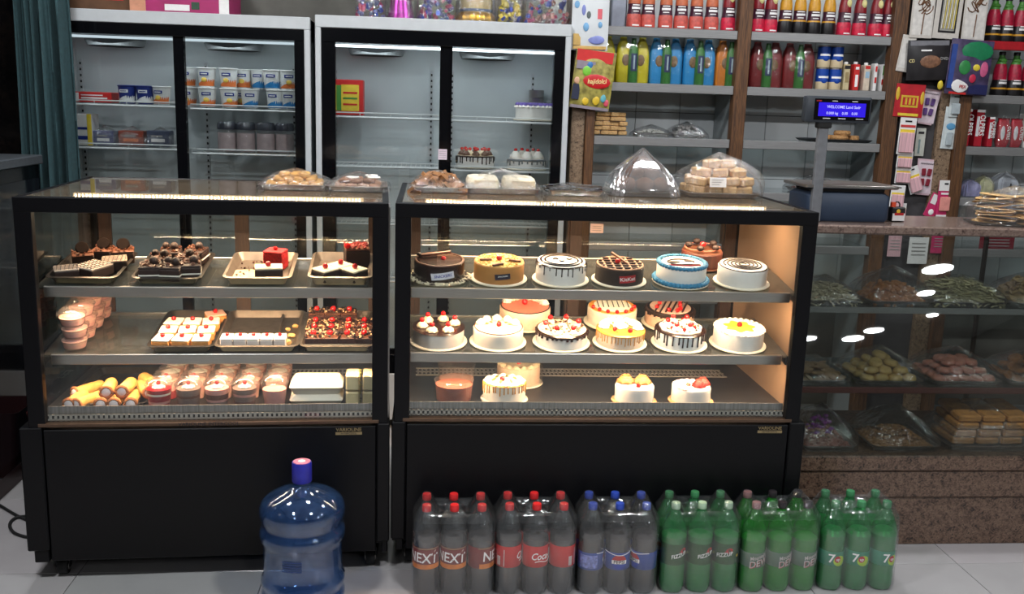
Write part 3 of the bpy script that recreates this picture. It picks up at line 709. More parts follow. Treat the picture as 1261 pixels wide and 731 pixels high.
for i, (x, y, s) in enumerate(((.835, .16, .022), (.85, .24, .014), (.83, .31, .01), (.855, .34, .012))):
    o = MB().ball((0, 0, .4), 1, 8, 6, (1, .8, .7), .15).build('cake_scrap', SPONGE, loc=LW(x, y, LZ2+.006)); o.scale = (s,)*3; tag(o, 'leftover sponge scrap, %s in the empty side of the white cube tray' % ('largest, at the front', 'second from the front', 'third from the front', 'farthest back')[i], 'cake scrap', 'sponge scraps')
FOREST = mat('dark_forest_sponge', (64, 34, 26), .8, var=.3, scale=90, bump=.5)
for j in range(4):
    for i in range(4):
        if j == 3 and i == 3: continue
        t = pastry('black forest slice with cherry, %s row, %s from the left in the right tray' % (ROW[j], ORD[i]), 'black forest slices', LW(.935+i*.060, .145+j*.068, LZ2+.007+(.0 if j < 3 else .02)), .060, .064, .036, FOREST, CHOCMID, LA+random.uniform(-.06, .06)+.6*0, ch=.011, side=CREAMWARM)
        crumbs(t, lambda rd: (rd.uniform(-.028, .028), rd.uniform(-.03, .03), .046), 11, .006, mat('toasted_shavings', (196, 164, 124), .7), 'cream_shavings', seed=i+4*j)
        crumbs(t, lambda rd: (rd.uniform(-.028, .028), rd.uniform(-.03, .03), .046), 14, .007, CHOC, 'chocolate_shavings', seed=i+4*j+50)

# ---- dessert cups
CUPL = {'pink': mat('pink_mousse', (222, 158, 150), .6, var=.08), 'red': mat('red_jelly', (160, 18, 34), .3, var=.2), 'grey': mat('mocha_mousse', (128, 104, 98), .6, var=.1), 'peach': mat('peach_mousse', (226, 174, 156), .6, var=.08), 'brown': mat('brown_mousse', (110, 66, 54), .6, var=.15), 'white': CREAM}
def cup(label, group, c, r, h, layers, lid='dome', ch=0, top='white', dome=.028):
    t = thing('dessert_cup', label, 'dessert cup', c, random.random()*6, group)
    rb = r*.80
    MB().lathe([(rb-.002, .001), (rb, .0), (r, h), (r+.003, h+.002), (r+.003, h+.004), (r-.001, h+.003)], 28, cap1=False).build('cup', CUPPLA, t)
    z = .003
    for m, f in layers:
        z1 = z+f*(h-.004)*.96
        ra = rb+(r-rb)*z/h-.002; rb2 = rb+(r-rb)*z1/h-.002
        MB().lathe([(ra, z), (rb2, z1), (.002, z1)], 24).build('layer', CUPL[m], t); z = z1
    if ch: rosette(t, (0, 0, z), r*.5, r*.3, top); cherry(t, (0, 0, z+r*.25), ch)
    elif top: MB().ball((0, 0, z), r*.7, 12, 6, (1, 1, .3), .08).build('topping', CUPL.get(top, CREAM), t)
    if lid == 'dome': MB().lathe([(r+.0035, h+.003), (r+.003, h+.006), (r-.002, h+.008), (r*.86, h+dome*.6), (r*.5, h+dome*.95), (.003, h+dome)], 28, cap0=False).build('lid', CUPPLA, t)
    elif lid == 'flat': MB().lathe([(r+.004, h+.002), (r+.004, h+.007), (r-.004, h+.009), (.003, h+.008)], 28, cap0=False).build('lid', CUPPLA, t)
    return t
for j in range(4):
    for k in range(3):
        cup(('pink dessert cup stacked in the lower shelf corner, %s stack, %s' % (('front', 'second', 'third', 'rear')[j], ('bottom', 'middle', 'top one')[k])), 'stacked pink dessert cups', LW(.115+.004*(k % 2), .16+.105*j, LZ2+.043*k), .046, .036, [('pink', .45), ('peach', .4)], 'dome' if k == 2 else 'flat', 0, 'pink', .030)
lean2.__exit__()
FC = [('red', [('red', .22), ('pink', .12), ('red', .28), ('white', .1), ('red', .2)], 'red jelly layered dessert cup, first in the front row', .398),
      ('grey', [('grey', .5), ('brown', .12), ('grey', .3)], 'grey mocha dessert cup, second in the front row', .499),
      ('grey', [('grey', .3), ('pink', .12), ('brown', .25), ('pink', .25)], 'striped mocha and pink dessert cup, third in the front row', .597),
      ('brown', [('brown', .3), ('grey', .25), ('pink', .12), ('grey', .25)], 'brown striped dessert cup with cherry, fourth in the front row', .693)]
for n_, lay, lab, x in FC: cup(lab, 'dessert cups on the case floor', LW(x, .125, LZ0), .045, .082, lay, 'dome', .008, 'white', .030)
cup('tall plain pink milk dessert cup at the end of the front row', 'dessert cups on the case floor', LW(.797, .13, LZ0), .046, .085, [('pink', .8)], 'dome', 0, None, .036)
for j in range(1, 4):
    for i in range(5):
        cup('pink layered dessert cup in the %s row on the case floor, %s from the left' % (ROW[j], ORD[i]), 'rear rows of dessert cups', LW(.40+.098*i, .13+.105*j, LZ0), .0435, .082, [('red' if i == 0 else 'peach', .4), ('pink', .2), ('peach', .3)], 'dome', .007 if j < 2 else 0, 'white', .030)
# ---- cream rolls
tray('wide dark tray of cream rolls on the floor of the pastry case', LW(.215, .33, LZ0), .27, .46, .024, DARKTRAY, LA, 'trays on the pastry case floor')
ROLLC = mat('yellow_pastry_roll', (206, 156, 80), .75, var=.2, scale=50, bump=.4)
COCO = mat('coconut_rim', (176, 112, 70), .9, var=.3, scale=120, bump=.6)
def roll_mesh():
    pts = [(0, y, 0) for y in (-.055, -.03, 0, .03, .06)]
    return MB().lathe([(.019, -.058), (.022, -.05), (.021, -.03), (.0225, -.015), (.021, 0), (.022, .015), (.020, .035), (.017, .06)], 18).xf(Matrix.Rotation(pi/2, 4, 'X'))
RLM = roll_mesh().mesh('roll', ROLLC); RLR = MB().tube([(.019*cos(a*pi/9), -.057, 0.019*sin(a*pi/9)) for a in range(18)], .0065, 6, True).mesh('coconut_rim', COCO)
RLR2 = RLR; RLF = MB().ball((0, 0, 0), .017, 12, 6, (1, .4, 1), .05).mesh('cream_filling', mat('lilac_cream', (232, 220, 222), .6, var=.06))
for i, (x, y, z, r) in enumerate(((.115, .14, 0, -.15), (.16, .13, 0, -.5), (.205, .14, 0, .1), (.255, .14, 0, 0), (.305, .14, 0, .1), (.22, .16, .037, .1), (.28, .165, .037, -.05), (.33, .20, .02, .5), (.335, .26, .03, .6), (.13, .23, .01, -.6), (.2, .25, 0, .2), (.26, .25, .0, .0))):
    t = thing('cream_roll', 'golden cream roll on the dark tray, %s' % ('leftmost in front', 'second in front', 'third in front', 'fourth in front', 'rightmost in front', 'left of the two stacked on top', 'right of the two stacked on top', 'slanting beside the red cup', 'slanting high at the right', 'slanting at the left rear', 'middle of the rear', 'right in the rear')[i], 'cream roll', LW(x, y, LZ0+.027+z), LA+r, 'cream rolls')
    put('roll', RLM, t); put('coconut_rim', RLR, t); put('cream_filling', RLF, t, (0, .058*-1, 0))
# ---- foam clamshells and wrapped loaves at the right
FOAM = mat('white_foam', (238, 230, 214), .8, var=.03, scale=200)
for k in range(2):
    t = thing('foam_box', 'white foam takeaway box, %s of the stack on the pastry case floor' % ('lower' if k == 0 else 'upper'), 'takeaway box', LW(.945, .17, LZ0+.048*k), LA, 'foam boxes')
    MB().loft([[(x, y, z) for x, y in rrect(w_, d_, .015)] for w_, d_, z in ((.165, .12, 0), (.185, .14, .024), (.190, .145, .026))]).build('base', FOAM, t)
    MB().loft([[(x, y, z) for x, y in rrect(w_, d_, .015)] for w_, d_, z in ((.190, .145, .0265), (.185, .14, .030), (.160, .115, .047))]).build('lid', FOAM, t)
LOAF = mat('milk_cake', (246, 226, 170), .6, var=.06, scale=60)
for k, (x, z) in enumerate(((1.075, 0), (1.075, .062), (1.135, 0), (1.135, .062))):
    t = thing('wrapped_milk_cake', 'cream milk cake in clear film, %s, right end of the pastry case' % ('left column lower', 'left column upper', 'right column lower', 'right column upper')[k], 'cake', LW(x, .15, LZ0+z), LA, 'film wrapped milk cakes')
    MB().obox((0, 0, .029), (.048, .10, .054)).build('cake_block', LOAF, t, bevel=.004)
    MB().obox((0, 0, .030), (.054, .106, .059)).build('film', FILM, t, bevel=.006)
    crumbs(t, lambda rd: (.0255, rd.uniform(-.05, .05), rd.uniform(.005, .055)), 10, .006, PISTACHIO, 'nut_pieces')
# ================================================================== cakes in the cake case
RZ1, RZ2, RZ0 = 1.0465, .8025, .598
def cx(px, py, Y, z): p = atY(px, py, Y); return (p.x, Y, z)
r0 = .092
DARKICE = mat('dark_ganache', (40, 24, 20), .22, var=.2, scale=60, coat=.3)
WHITEICE = mat('white_icing', (236, 232, 226), .55, var=.03, scale=60, bump=.1)
MR = Matrix.Identity(4)
lean = Lean(MR, .062, 1.044, TR1); lean.__enter__(); ZK[0] = 1.30
# --- upper shelf
t = cake('dark chocolate cake with a wavy bar on top and a blue white name label', cx(541, 340, .175, RZ1), r0, .088, DARKICE, DARKICE, .026)
MB().tube([(r0*.93*cos(i*pi/24), r0*.93*sin(i*pi/24), .0905) for i in range(48)], .0045, 6, True).build('piped_rim', CHOCMID, t)
lines(t, [[(-.01, y, 0), (sqrt(max(0, .078**2-y*y)), y, 0)] for y in [-.065+.0125*i for i in range(11)]], .0915, .0015, mat('cocoa_cream', (170, 130, 104), .6))
put('cherry', CHM, t, (.014, -.01, .092), scale=(.010,)*3)
MB().tube([(-.075, .03, .097), (-.05, .02, .104), (0, .035, .108), (.04, .045, .112)], .007, 8).build('chocolate_bar', mat('cocoa_bar', (146, 106, 90), .5), t); put('chocolate_ball', BALLM, t, (-.075, .02, .1), scale=(.009,)*3)
crumbs(t, onring(r0+.002, r0+.02, .011), 130, .009, mat('white_sprinkle', (222, 210, 180), .7), 'white_sprinkles'); crumbs(t, onring(r0+.002, r0+.02, .012), 60, .008, CHOC, 'dark_sprinkles', 9)
lab = wrap(patch(.084, .032), r0+.001, .12, .046, .14); lb = lab.build('label', mat('white_blue_label', (226, 226, 236), .4), t)
wrap(letters('SNICKERS', .0185, .80, .25), r0+.0026, .12, .046, .14).build('lettering', mat('blue_ink', (36, 48, 150), .5), lb)
t = cake('tan caramel cake with nutty top and small dark wrapper label', cx(614, 340, .175, RZ1), r0, .090, mat('tan_buttercream', (184, 128, 66), .55, var=.05), mat('chopped_nuts', (222, 180, 110), .8, var=.35, scale=160, bump=.7), .022)
crumbs(t, ondisc(r0*.9, .094), 150, .006, mat('nut_piece', (226, 176, 96), .8, var=.3)); cherry(t, (.0, .0, .092), .011)
for a, x, y in ((.1, -.05, -.012), (-.35, .055, -.02), (.5, -.01, -.07)): MB().obox((x, y, .099), (.045, .012, .010), RM(0, 0, a)).build('chocolate_stick', CHOCMID, t, bevel=.002)
lb = wrap(patch(.056, .026), r0+.001, .08, .048, .1).build('label', mat('dark_wrapper', (44, 36, 52), .35), t)
wrap(letters('SNICKERS', .009, .9, .25), r0+.0026, .08, .050, .1).build('lettering', WHITEINK, lb)
t = cake('white cake with chocolate drips and a ring drawn on top', cx(690, 340, .175, RZ1), r0, .094, WHITEICE, WHITEICE, .024)
drips(t, r0, .094, DARKICE, 26, .008, .04, .006, .0022, 2)
lines(t, [[(.058*cos(i*pi/18)*1.05, .058*sin(i*pi/18), 0) for i in range(37)], [(.076*cos(i*pi/18), .076*sin(i*pi/18), 0) for i in range(37)], [(-.03+.01*i, .012+.006*(i % 2), 0) for i in range(3)], [(.02+.01*i, .012-.006*(i % 2), 0) for i in range(3)], [(-.008, -.012, 0), (.0, -.018, 0), (.008, -.012, 0)]], .0995, .0034, DARKICE, 'icing_drawing')
t = cake('dark chocolate cake with lattice cream top and red name label', cx(762, 340, .175, RZ1), r0*.97, .082, mat('dark_chocolate_side', (38, 26, 20), .45, var=.3, scale=90, bump=.4), CHOCMID, .020)
for i in range(5):
    for s in (0, 1):
        q = -.06+.03*i; l = sqrt(.082**2-q*q)
        MB().tube([(q, -l, .087), (q, l, .087)] if s else [(-l, q, .0885), (l, q, .0885)], .0045, 6).build('lattice_strip', mat('cocoa_cream', (170, 130, 104)) if s else CHOC, t)
MB().tube([(r0*.9*cos(i*pi/24), r0*.9*sin(i*pi/24), .086) for i in range(48)], .004, 6, True).build('piped_rim', mat('cocoa_cream', (170, 130, 104)), t)
MB().obox((0, .01, .108), (.085, .010, .008), RM(0, .45, -.75)).build('wafer_stick', mat('wafer', (128, 92, 74), .7), t); cherry(t, (-.012, -.01, .092), .010)
lb = wrap(patch(.062, .034), r0*.97+.001, .16, .044, .08).build('label', mat('red_wrapper', (176, 34, 36), .4), t)
wrap(letters('KitKat', .024, .95), r0*.97+.0026, .16, .044, .08).build('lettering', WHITEINK, lb)
BLUEICE = mat('sky_blue_icing', (44, 124, 164), .6, var=.15, scale=120, bump=.5)
t = cake('white cake with sky blue piped rims and a drawing on top', cx(838, 338, .175, RZ1), r0, .094, WHITEICE, WHITEICE, .024)
for R, z, rr in ((r0*.93, .096, .011), (r0+.004, .016, .012)):
    mb = MB(); n = 40
    for i in range(n): a = 2*pi*i/n; mb.ball((R*cos(a), R*sin(a), z), rr, 7, 5, wob=.1)
    mb.build('piped_rim', BLUEICE, t)
lines(t, [[(.05*cos(i*pi/8)-.005, .035*sin(i*pi/8), 0) for i in range(12)], [(-.05, -.03, 0), (-.01, -.035, 0), (.03, -.03, 0), (.06, -.032, 0)]], .0995, .0034, CHOC, 'icing_drawing')
MB().ball((.03, .015, .099), .018, 10, 6, (1.2, .6, .2)).build('icing_patch', CHOC, t); MB().ball((-.03, .0, .099), .02, 10, 6, (1.2, .5, .2)).build('icing_patch', CHOC, t)
lines(t, [[(-.07, -.038, 0), (-.03, -.043, 0), (.02, -.045, 0), (.06, -.036, 0)]], .0995, .0032, INKRED, 'red_icing_line')
t = cake('plain white cake with a dark spiral piped on top', cx(913, 340, .175, RZ1), r0, .088, WHITEICE, WHITEICE, .024)
lines(t, [[((.010+.064*i/150)*cos(i*.19), (.010+.064*i/150)*sin(i*.19), 0) for i in range(151)]], .0945, .0026, mat('grey_brown_icing', (64, 56, 54), .8), 'icing_spiral')
MB().tube([(r0*.95*cos(i*pi/30), r0*.95*sin(i*pi/30), .089) for i in range(60)], .0028, 6, True).build('piped_rim', INK, t)
t = cake('small chocolate cake with dark truffle balls behind the blue rimmed cake', cx(863, 320, .385, RZ1), .080, .080, mat('ribbed_chocolate', (96, 48, 38), .5, var=.3, scale=8, aniso=(8, 8, .1)), CHOCMID, .012, CHOCMID)
for i in range(5): a = i*2*pi/5+.5; put('chocolate_ball', BALLM, t, (.055*cos(a), .055*sin(a), .094), scale=(.015,)*3)
cherry(t, (0, 0, .096), .012); lines(t, [[(.07*cos(i*.35+k), .06*sin(i*.35+k), 0) for i in range(9)] for k in range(4)], .0965, .002, mat('pink_drizzle', (206, 120, 96), .5))
lean.__exit__(); lean = Lean(MR, .092, .800, TR1); lean.__enter__(); ZK[0] = 1.34
# --- lower shelf, front row
t = cake('white sided cake with chocolate top and six cherry cream rosettes', cx(540, 420, .20, RZ2), .094, .078, mat('off_white_icing', (226, 214, 204), .55, var=.04), DARKICE, .014, BOARD)
disc(t, .097, .076, DARKICE, 'glaze'); ring(t, 6, .062, .080, .021, .024, 'butter', .0095, .3)
t = cake('cream cake with white meringue balls along its back and one cherry', cx(613, 420, .20, RZ2), .094, .082, mat('ivory_icing', (238, 228, 214), .55, var=.04), mat('yellow_glaze', (252, 242, 206), .3), .016, BOARD)
MB().tube([(.089*cos(i*pi/30), .089*sin(i*pi/30), .0845) for i in range(60)], .0025, 6, True).build('chocolate_line', CHOCMID, t)
for i in range(5): a = .35+i*.62; rosette(t, (.068*cos(a), .068*sin(a), .084), .019, .022, 'white', name='meringue')
for i in range(5): a = .1+i*.7; put('pistachio_sliver', NUTM, t, (.045*cos(a), .03*sin(a)+.01, .086), (0, 0, a), (.010,)*3)
cherry(t, (.0, -.005, .085), .010)
t = cake('white cake with chocolate collar and lattice cream swirls with cherries', cx(691, 420, .20, RZ2), .096, .076, WHITEICE, CREAMWARM, .020, BOARD)
drips(t, .096, .077, DARKICE, 30, .002, .012, .016, .006, 5)
ring(t, 6, .064, .079, .024, .016, 'butter', .010, .2); rosette(t, (0, 0, .079), .026, .02, 'butter', 0)
lines(t, [[(x+.02*sin(k*9+x*60), -.07+.14*j/6, .004*sin(j*2)) for j, x in enumerate([x0+.006*q for q in range(7)])] for k, x0 in enumerate((-.06, -.035, -.01, .015, .035))], .100, .0018, CHOC)
crumbs(t, ondisc(.08, .093), 40, .006, CHOCMID, 'chocolate_shavings')
t = cake('caramel topped cake with fine brown drips and cream dollops', cx(763, 418, .20, RZ2), .090, .080, mat('beige_icing', (226, 206, 186), .55, var=.04), CARAMEL, .024, BOARD)
drips(t, .090, .081, CARAMEL, 44, .022, .044, .010, .0021, 7)
ring(t, 9, .064, .083, .021, .022, 'white', 0, -.2, pi+.4); rosette(t, (0, .01, .083), .03, .02, 'white')
for x, y in ((-.03, -.035), (.025, -.05)): cherry(t, (x, y, .084), .009)
for i in range(6): a = i*1.05; put('pistachio_sliver', NUTM, t, (.05*cos(a), .05*sin(a)-.005, .088), (0, 0, a), (.011,)*3)
t = cake('white cake with thick chocolate drips, cream peaks and cherries', cx(836, 420, .20, RZ2), .094, .084, mat('bluish_white_icing', (226, 230, 230), .5, var=.03), DARKICE, .016, BOARD)
drips(t, .094, .085, DARKICE, 30, .03, .055, .008, .0034, 8); disc(t, .080, .087, CREAM, 'cream_bed', .008, 9, .03)
ring(t, 5, .05, .094, .02, .018, 'white', .0095, .9); 
for i in range(7): a = i*.9+.2; cherry(t, (.058*cos(a)*random.uniform(.5, 1.1), .058*sin(a)*random.uniform(.6, 1.1), .096), .007)
crumbs(t, ondisc(.07, .098), 50, .005, CHOC, 'chocolate_shavings'); crumbs(t, ondisc(.07, .098), 26, .006, PISTACHIO, 'nut_pieces', 5)
t = cake('tall white cake with yellow pineapple centre and one cherry', cx(908, 420, .20, RZ2), .095, .092, WHITEICE, CREAM, .014, BOARD)
ring(t, 26, .088, .090, .011, .009, 'white'); disc(t, .055, .095, mat('pineapple_glaze', (246, 198, 66), .25, var=.15, scale=30), 'pineapple_glaze', .002, 7, .15); cherry(t, (0, 0, .096), .010)
# --- lower shelf, rear row
PINKGL = mat('pink_glaze', (232, 128, 104), .25, var=.06)
t = cake('salmon pink glazed cake with white and dark border behind the cream cake', cx(646, 385, .397, RZ2), .100, .098, mat('peach_icing', (236, 206, 180), .55), PINKGL, .012, BOARD)
MB().tube([(.0945*cos(i*pi/30), .0945*sin(i*pi/30), .1) for i in range(60)], .0028, 6, True).build('chocolate_line', CHOC, t)
ring(t, 8, .078, .1, .019, .024, 'white', 0, .2, pi-.1, 'meringue'); cherry(t, (0, .01, .101), .012)
for i in range(7): a = .3+i*.42; MB().obox((.078*cos(a), .078*sin(a), .108), (.012, .006, .022), RM(.3, 0, a)).build('chocolate_piece', CHOC, t)
t = cake('white cake with orange glaze edge and cherry dots, rear row', cx(753, 385, .415, RZ2), .098, .092, mat('pale_icing', (232, 218, 200), .55), mat('orange_glaze', (240, 160, 60), .3), .018, BOARD)
disc(t, .075, .094, CREAM, 'cream_bed', .006); lines(t, [[(-.06+.02*k, -.03, 0), (-.055+.02*k, .05, 0)] for k in range(7)], .103, .0018, CHOC)
for i in range(7): a = -2.8+i*.42; cherry(t, (.086*cos(a), .086*sin(a), .094), .008)
t = cake('brown drizzled cake with many cherries behind the chocolate drip cake', cx(824, 385, .415, RZ2), .098, .088, mat('peach_side', (222, 182, 156), .6), DARKICE, .016, BOARD)
drips(t, .098, .089, CHOC, 26, .002, .008, .018, .006, 12); disc(t, .082, .09, mat('pinkish_cream', (216, 180, 164), .6), 'cream_bed', .006)
lines(t, [[(-.08+.022*k, -.07, 0), (-.02+.022*k, .07, 0)] for k in range(6)], .0985, .004, CHOC); 
for i in range(9): a = i*.7; cherry(t, (.066*cos(a)*(.6+.4*(i % 2)), .066*sin(a), .096), .009)
lean.__exit__(); ZK[0] = 1.0
# --- floor of the case
t = thing('mousse_tub', 'round clear tub of chocolate mousse on the floor of the cake case', 'dessert tub', cx(559, 480, .175, RZ0), 0)
MB().lathe([(.066, .001), (.068, 0), (.072, .075), (.075, .078), (.072, .080)], 36, cap1=False).build('tub', CUPPLA, t); MB().lathe([(.064, .004), (.0695, .062), (.002, .063)], 36).build('mousse', mat('cocoa_mousse', (150, 84, 66), .7, var=.1), t)
t = thing('mousse_tub', 'second clear mousse tub behind the first one', 'dessert tub', cx(562, 465, .33, RZ0), 0)
MB().lathe([(.066, .001), (.068, 0), (.072, .095), (.075, .098), (.072, .1)], 36, cap1=False).build('tub', CUPPLA, t); MB().lathe([(.064, .004), (.068, .04), (.002, .041)], 36).build('mousse', mat('pale_mousse', (190, 140, 120), .7, var=.1), t)
t = cake('white cake with caramel stripes and pistachio slivers on the case floor', cx(621, 480, .18, RZ0), .080, .072, mat('ivory_icing', (238, 228, 214)), CREAM, .010, BOARD)
drips(t, .080, .073, CARAMEL, 34, .022, .036, .004, .0028, 15); ring(t, 12, .066, .073, .014, .011, 'white')
for i in range(6): a = .3+i*1.0; put('pistachio_sliver', NUTM, t, (.04*cos(a), .04*sin(a), .078), (0, .5, a), (.011,)*3)
cherry(t, (-.008, -.012, .076), .010)
t = cake('cream cake under a clear dome at the back of the case floor', cx(638, 470, .40, RZ0), .086, .075, mat('peach_icing', (236, 206, 180)), CREAMWARM, .016, BOARD)
ring(t, 14, .07, .075, .016, .014, 'butter'); cherry(t, (0, 0, .077), .01)
MB().lathe([(.098, .008), (.099, .012), (.096, .11), (.088, .118), (.003, .12)], 36, cap0=False).build('dome_lid', CUPPLA, t)
GOLDB = mat('gold_board', (206, 160, 110), .5, var=.15, scale=30)
RUFF = lambda a, z: 1+.006*sin(a*9+z*190)
t = cake('small white ruffled cake with two pale orange roses', cx(781, 482, .165, RZ0), .074, .066, WHITEICE, CREAM, .012, GOLDB, wob=RUFF)
for x, y in ((-.032, .015), (.03, .008)):
    rosette(t, (x, y, .068), .034, .034, 'orange', name='rose')
    MB().tube([((.012+.016*i/30)*cos(i*.55)+x, (.012+.016*i/30)*sin(i*.55)+y, .098-.018*i/30) for i in range(31)], .0035, 5).build('rose_petals', mat('pale_orange_cream', (214, 144, 84), .6, var=.08), t)
MB().obox((.004, -.045, .073), (.012, .012, .012), RM(.3, .2, .4)).build('jelly_cube', CHERRY, t)
t = cake('small white ruffled cake with two red roses on one side', cx(851, 482, .165, RZ0), .074, .062, WHITEICE, CREAM, .012, GOLDB, wob=RUFF)
ring(t, 10, .06, .062, .015, .012, 'white', 0, .9, 4.4)
for x, y in ((.022, -.02), (.046, .006)):
    rosette(t, (x, y, .064), .026, .03, 'red', name='rose')
    MB().tube([((.008+.013*i/24)*cos(i*.6)+x, (.008+.013*i/24)*sin(i*.6)+y, .092-.016*i/24) for i in range(25)], .003, 5).build('rose_petals', mat('coral_cream', (200, 60, 44), .6, var=.1), t)
MB().obox((-.015, -.01, .070), (.012, .012, .012), RM(.3, .2, .4)).build('jelly_cube', mat('pink_jelly', (214, 110, 96), .3), t)
# ================================================================== bags, piles and packets
def bagmesh(w, d, h, seed=1, pleats=0, amp=.06, peak=1.0, n=40, m=9):
    rd = random.Random(seed); ph = [rd.uniform(0, 6) for _ in range(6)]; rings = []
    base = rrect(w, d, min(w, d)*.22, 9 if not pleats else 30)
    k = len(base)
    for i in range(m+1):
        t = i/m; s = (1-t**(1.7*peak))*.98+.02; z = h*(t**.75) if i else 0
        ring = []
        for j, (x, y) in enumerate(base):
            a = 2*pi*j/k
            q = 1+amp*(.5+t)*(sin(5*a+ph[0]+t*3)+.6*sin(9*a+ph[1]-2*t)+.5*sin(13*a+ph[2]))*(.5 if i == 0 else 1)
            if pleats: q *= 1+.16*min(1, t*1.6)*cos(pleats*a+ph[3])
            ring.append((x*s*q, y*s*q, z*(1+.06*sin(4*a+ph[4]))))
        rings.append(ring)
    return MB().loft(rings, False, True)
def dome_spot(rd, w, d, h, flat=.35):
    while True:
        x, y = rd.uniform(-1, 1), rd.uniform(-1, 1); q = max(abs(x), abs(y))
        z = h*(1-max(0, (q-flat)/(1-flat))**1.3)
        return x*w/2, y*d/2, z
def nibbles(p, w, d, h, n, m, kind, seed, size=1, name='snack_pieces'):
    """a loose heap of small snacks nobody could count"""
    rd = random.Random(seed); mb = MB()
    mb.loft([[(x, y, z) for x, y in rrect(w*s, d*s, .02)] for s, z in ((1, .004), (.86, h*.30), (.5, h*.62), (.2, h*.72))])
    for i in range(n):
        x, y, z = dome_spot(rd, w, d, h); z = z*rd.uniform(.85, 1.02)+.002
        if kind == 'stick':
            a = rd.uniform(0, pi); l = rd.uniform(.012, .03)*size; b = rd.uniform(-.5, .5)
            mb.tube([(x-l*cos(a), y-l*sin(a), z-l*b*.5), (x, y, z+.003), (x+l*cos(a), y+l*sin(a), z+l*b*.5)], .0022*size, 4)
        elif kind == 'nut': mb.ball((x, y, z), .007*size*rd.uniform(.7, 1.3), 6, 4, (1, .75, .7))
        else: mb.obox((x, y, z), (.02*size*rd.uniform(.6, 1.3), .016*size, .006*size), RM(rd.uniform(-.8, .8), rd.uniform(-.8, .8), rd.uniform(0, 3)))
    return stuff(mb.build(name, m, p, smooth=40))
_ck = {}
def cookies(p, w, d, h, nx, ny, layers, r, t, m, seed, name='cookie', sq=False, tilt=.25):
    rd = random.Random(seed)
    key = (r, t, m.name, sq)
    if key not in _ck:
        if sq: _ck[key] = MB().obox((0, 0, 0), (r*2, r*1.3, t)).mesh(name, m, bevel=.004)
        else: _ck[key] = MB().lathe([(r*.6, -t/2), (r*.95, -t*.3), (r, 0), (r*.8, t*.4), (r*.3, t/2), (.002, t/2)], 14).mesh(name, m)
    for k in range(layers):
        a, b = nx-k, ny-k
        for i in range(max(a, 1)):
            for j in range(max(b, 1)):
                x = ((i+.5)/a-.5)*w*(1-.22*k) if a > 0 else 0; y = ((j+.5)/b-.5)*d*(1-.22*k) if b > 0 else 0
                put(name, _ck[key], p, (x+rd.uniform(-.004, .004), y+rd.uniform(-.004, .004), .006+t/2+k*h/layers), (rd.uniform(-tilt, tilt), rd.uniform(-tilt, tilt), rd.uniform(0, 6) if not sq else rd.uniform(-.3, .3)))
def baggedtray(label, c, w, d, fill, film=FILMDULL, fh=.11, rz=0, cat='snack tray', group=None, traym=TRAYM, seed=1, th=.018, name='bagged_snack_tray'):
    t = thing(name, label, cat, c, rz, group)
    R = [(w-.03, d-.03, 0, .012), (w-.004, d-.004, th, .022), (w+.012, d+.012, th, .03), (w, d, th+.002, .024), (w-.03, d-.03, .003, .014)]
    MB().loft([[(x, y, z) for x, y in rrect(ww, dd, rr)] for ww, dd, z, rr in R]).build('tray', traym, t, smooth=50)
    fill(t)
    bagmesh(w+.03, d+.03, fh, seed).build('film', film, t, smooth=70)
    return t

# ---- things lying on top of the two glass cases
TZ = 1.3505
baggedtray('film wrapped tray of golden knobbly biscuits on top of the pastry case', LW(.845, .535, TZ), .245, .27, lambda t: cookies(t, .20, .21, .045, 5, 5, 3, .022, .022, BISCUIT, 3), FILM, .07, LA, 'biscuit tray', 'trays on top of the cases', seed=2)
baggedtray('film wrapped tray of brown and white sweets at the right end of pastry case top', LW(1.085, .52, TZ), .215, .27, lambda t: (cookies(t, .17, .2, .035, 4, 4, 2, .024, .02, mat('brown_sweet', (150, 104, 72), .6, var=.3, scale=40), 4), [MB().tube([(.022*cos(a*pi/8)+x, .012*sin(a*pi/8)+y, .048) for a in range(16)], .004, 5, True).build('icing_loop', CREAM, t) for x, y in ((.06, -.05), (-.02, -.06), (.05, .04))]), FILM, .065, LA, 'sweet tray', 'trays on top of the cases', seed=3)
t = baggedtray('tray of brown fried pastries at the left end of the cake case top', (1.37, .53, TZ), .20, .27, lambda t: nibbles(t, .18, .24, .055, 60, mat('fried_dough', (150, 102, 58), .6, var=.3, scale=60, bump=.4), 'flake', 6, 2.2, 'fried_pastry'), FILM, .075, 0, 'pastry tray', 'trays on top of the cases', seed=5)
def loaves(t):
    LM = mat('powdered_loaf', (214, 202, 176), .8, var=.2, scale=60, bump=.4)
    for x in (-.075, .07):
        MB().loft([[(x+px*s, py*s, z) for px, py in rrect(.125, .21, .03)] for s, z in ((.96, .006), (1, .02), (1, .04), (.9, .055), (.6, .06))]).build('loaf', LM, t, smooth=50)
        MB().obox((x+.01, -.104, .03), (.09, .006, .036)).build('cut_face', mat('loaf_crumb', (232, 214, 180), .9, var=.15, scale=120), t)
baggedtray('film wrapped tray with two pale sliced loaves on the cake case', (1.62, .545, TZ), .285, .26, loaves, FILM, .085, 0, 'loaf tray', 'trays on top of the cases', seed=7)
def pies(t):
    for x in (-.06, .06): MB().lathe([(.055, .008), (.058, .022), (.052, .028), (.002, .026)], 26).xf(Matrix.Translation((x, -.02, 0)) @ Matrix.Diagonal((1, 1.2, 1, 1))).build('dark_pie', mat('black_glaze', (44, 36, 32), .15, var=.3, scale=20), t); MB().tube([(x+.057*cos(a*pi/12), -.02+.068*sin(a*pi/12), .025) for a in range(24)], .004, 5, True).build('pie_rim', CHROME, t)
baggedtray('small silver foil tray with two dark glossy round pies', (1.905, .53, TZ), .225, .24, pies, FILM, .04, 0, 'pie tray', 'trays on top of the cases', CHROME, 8)
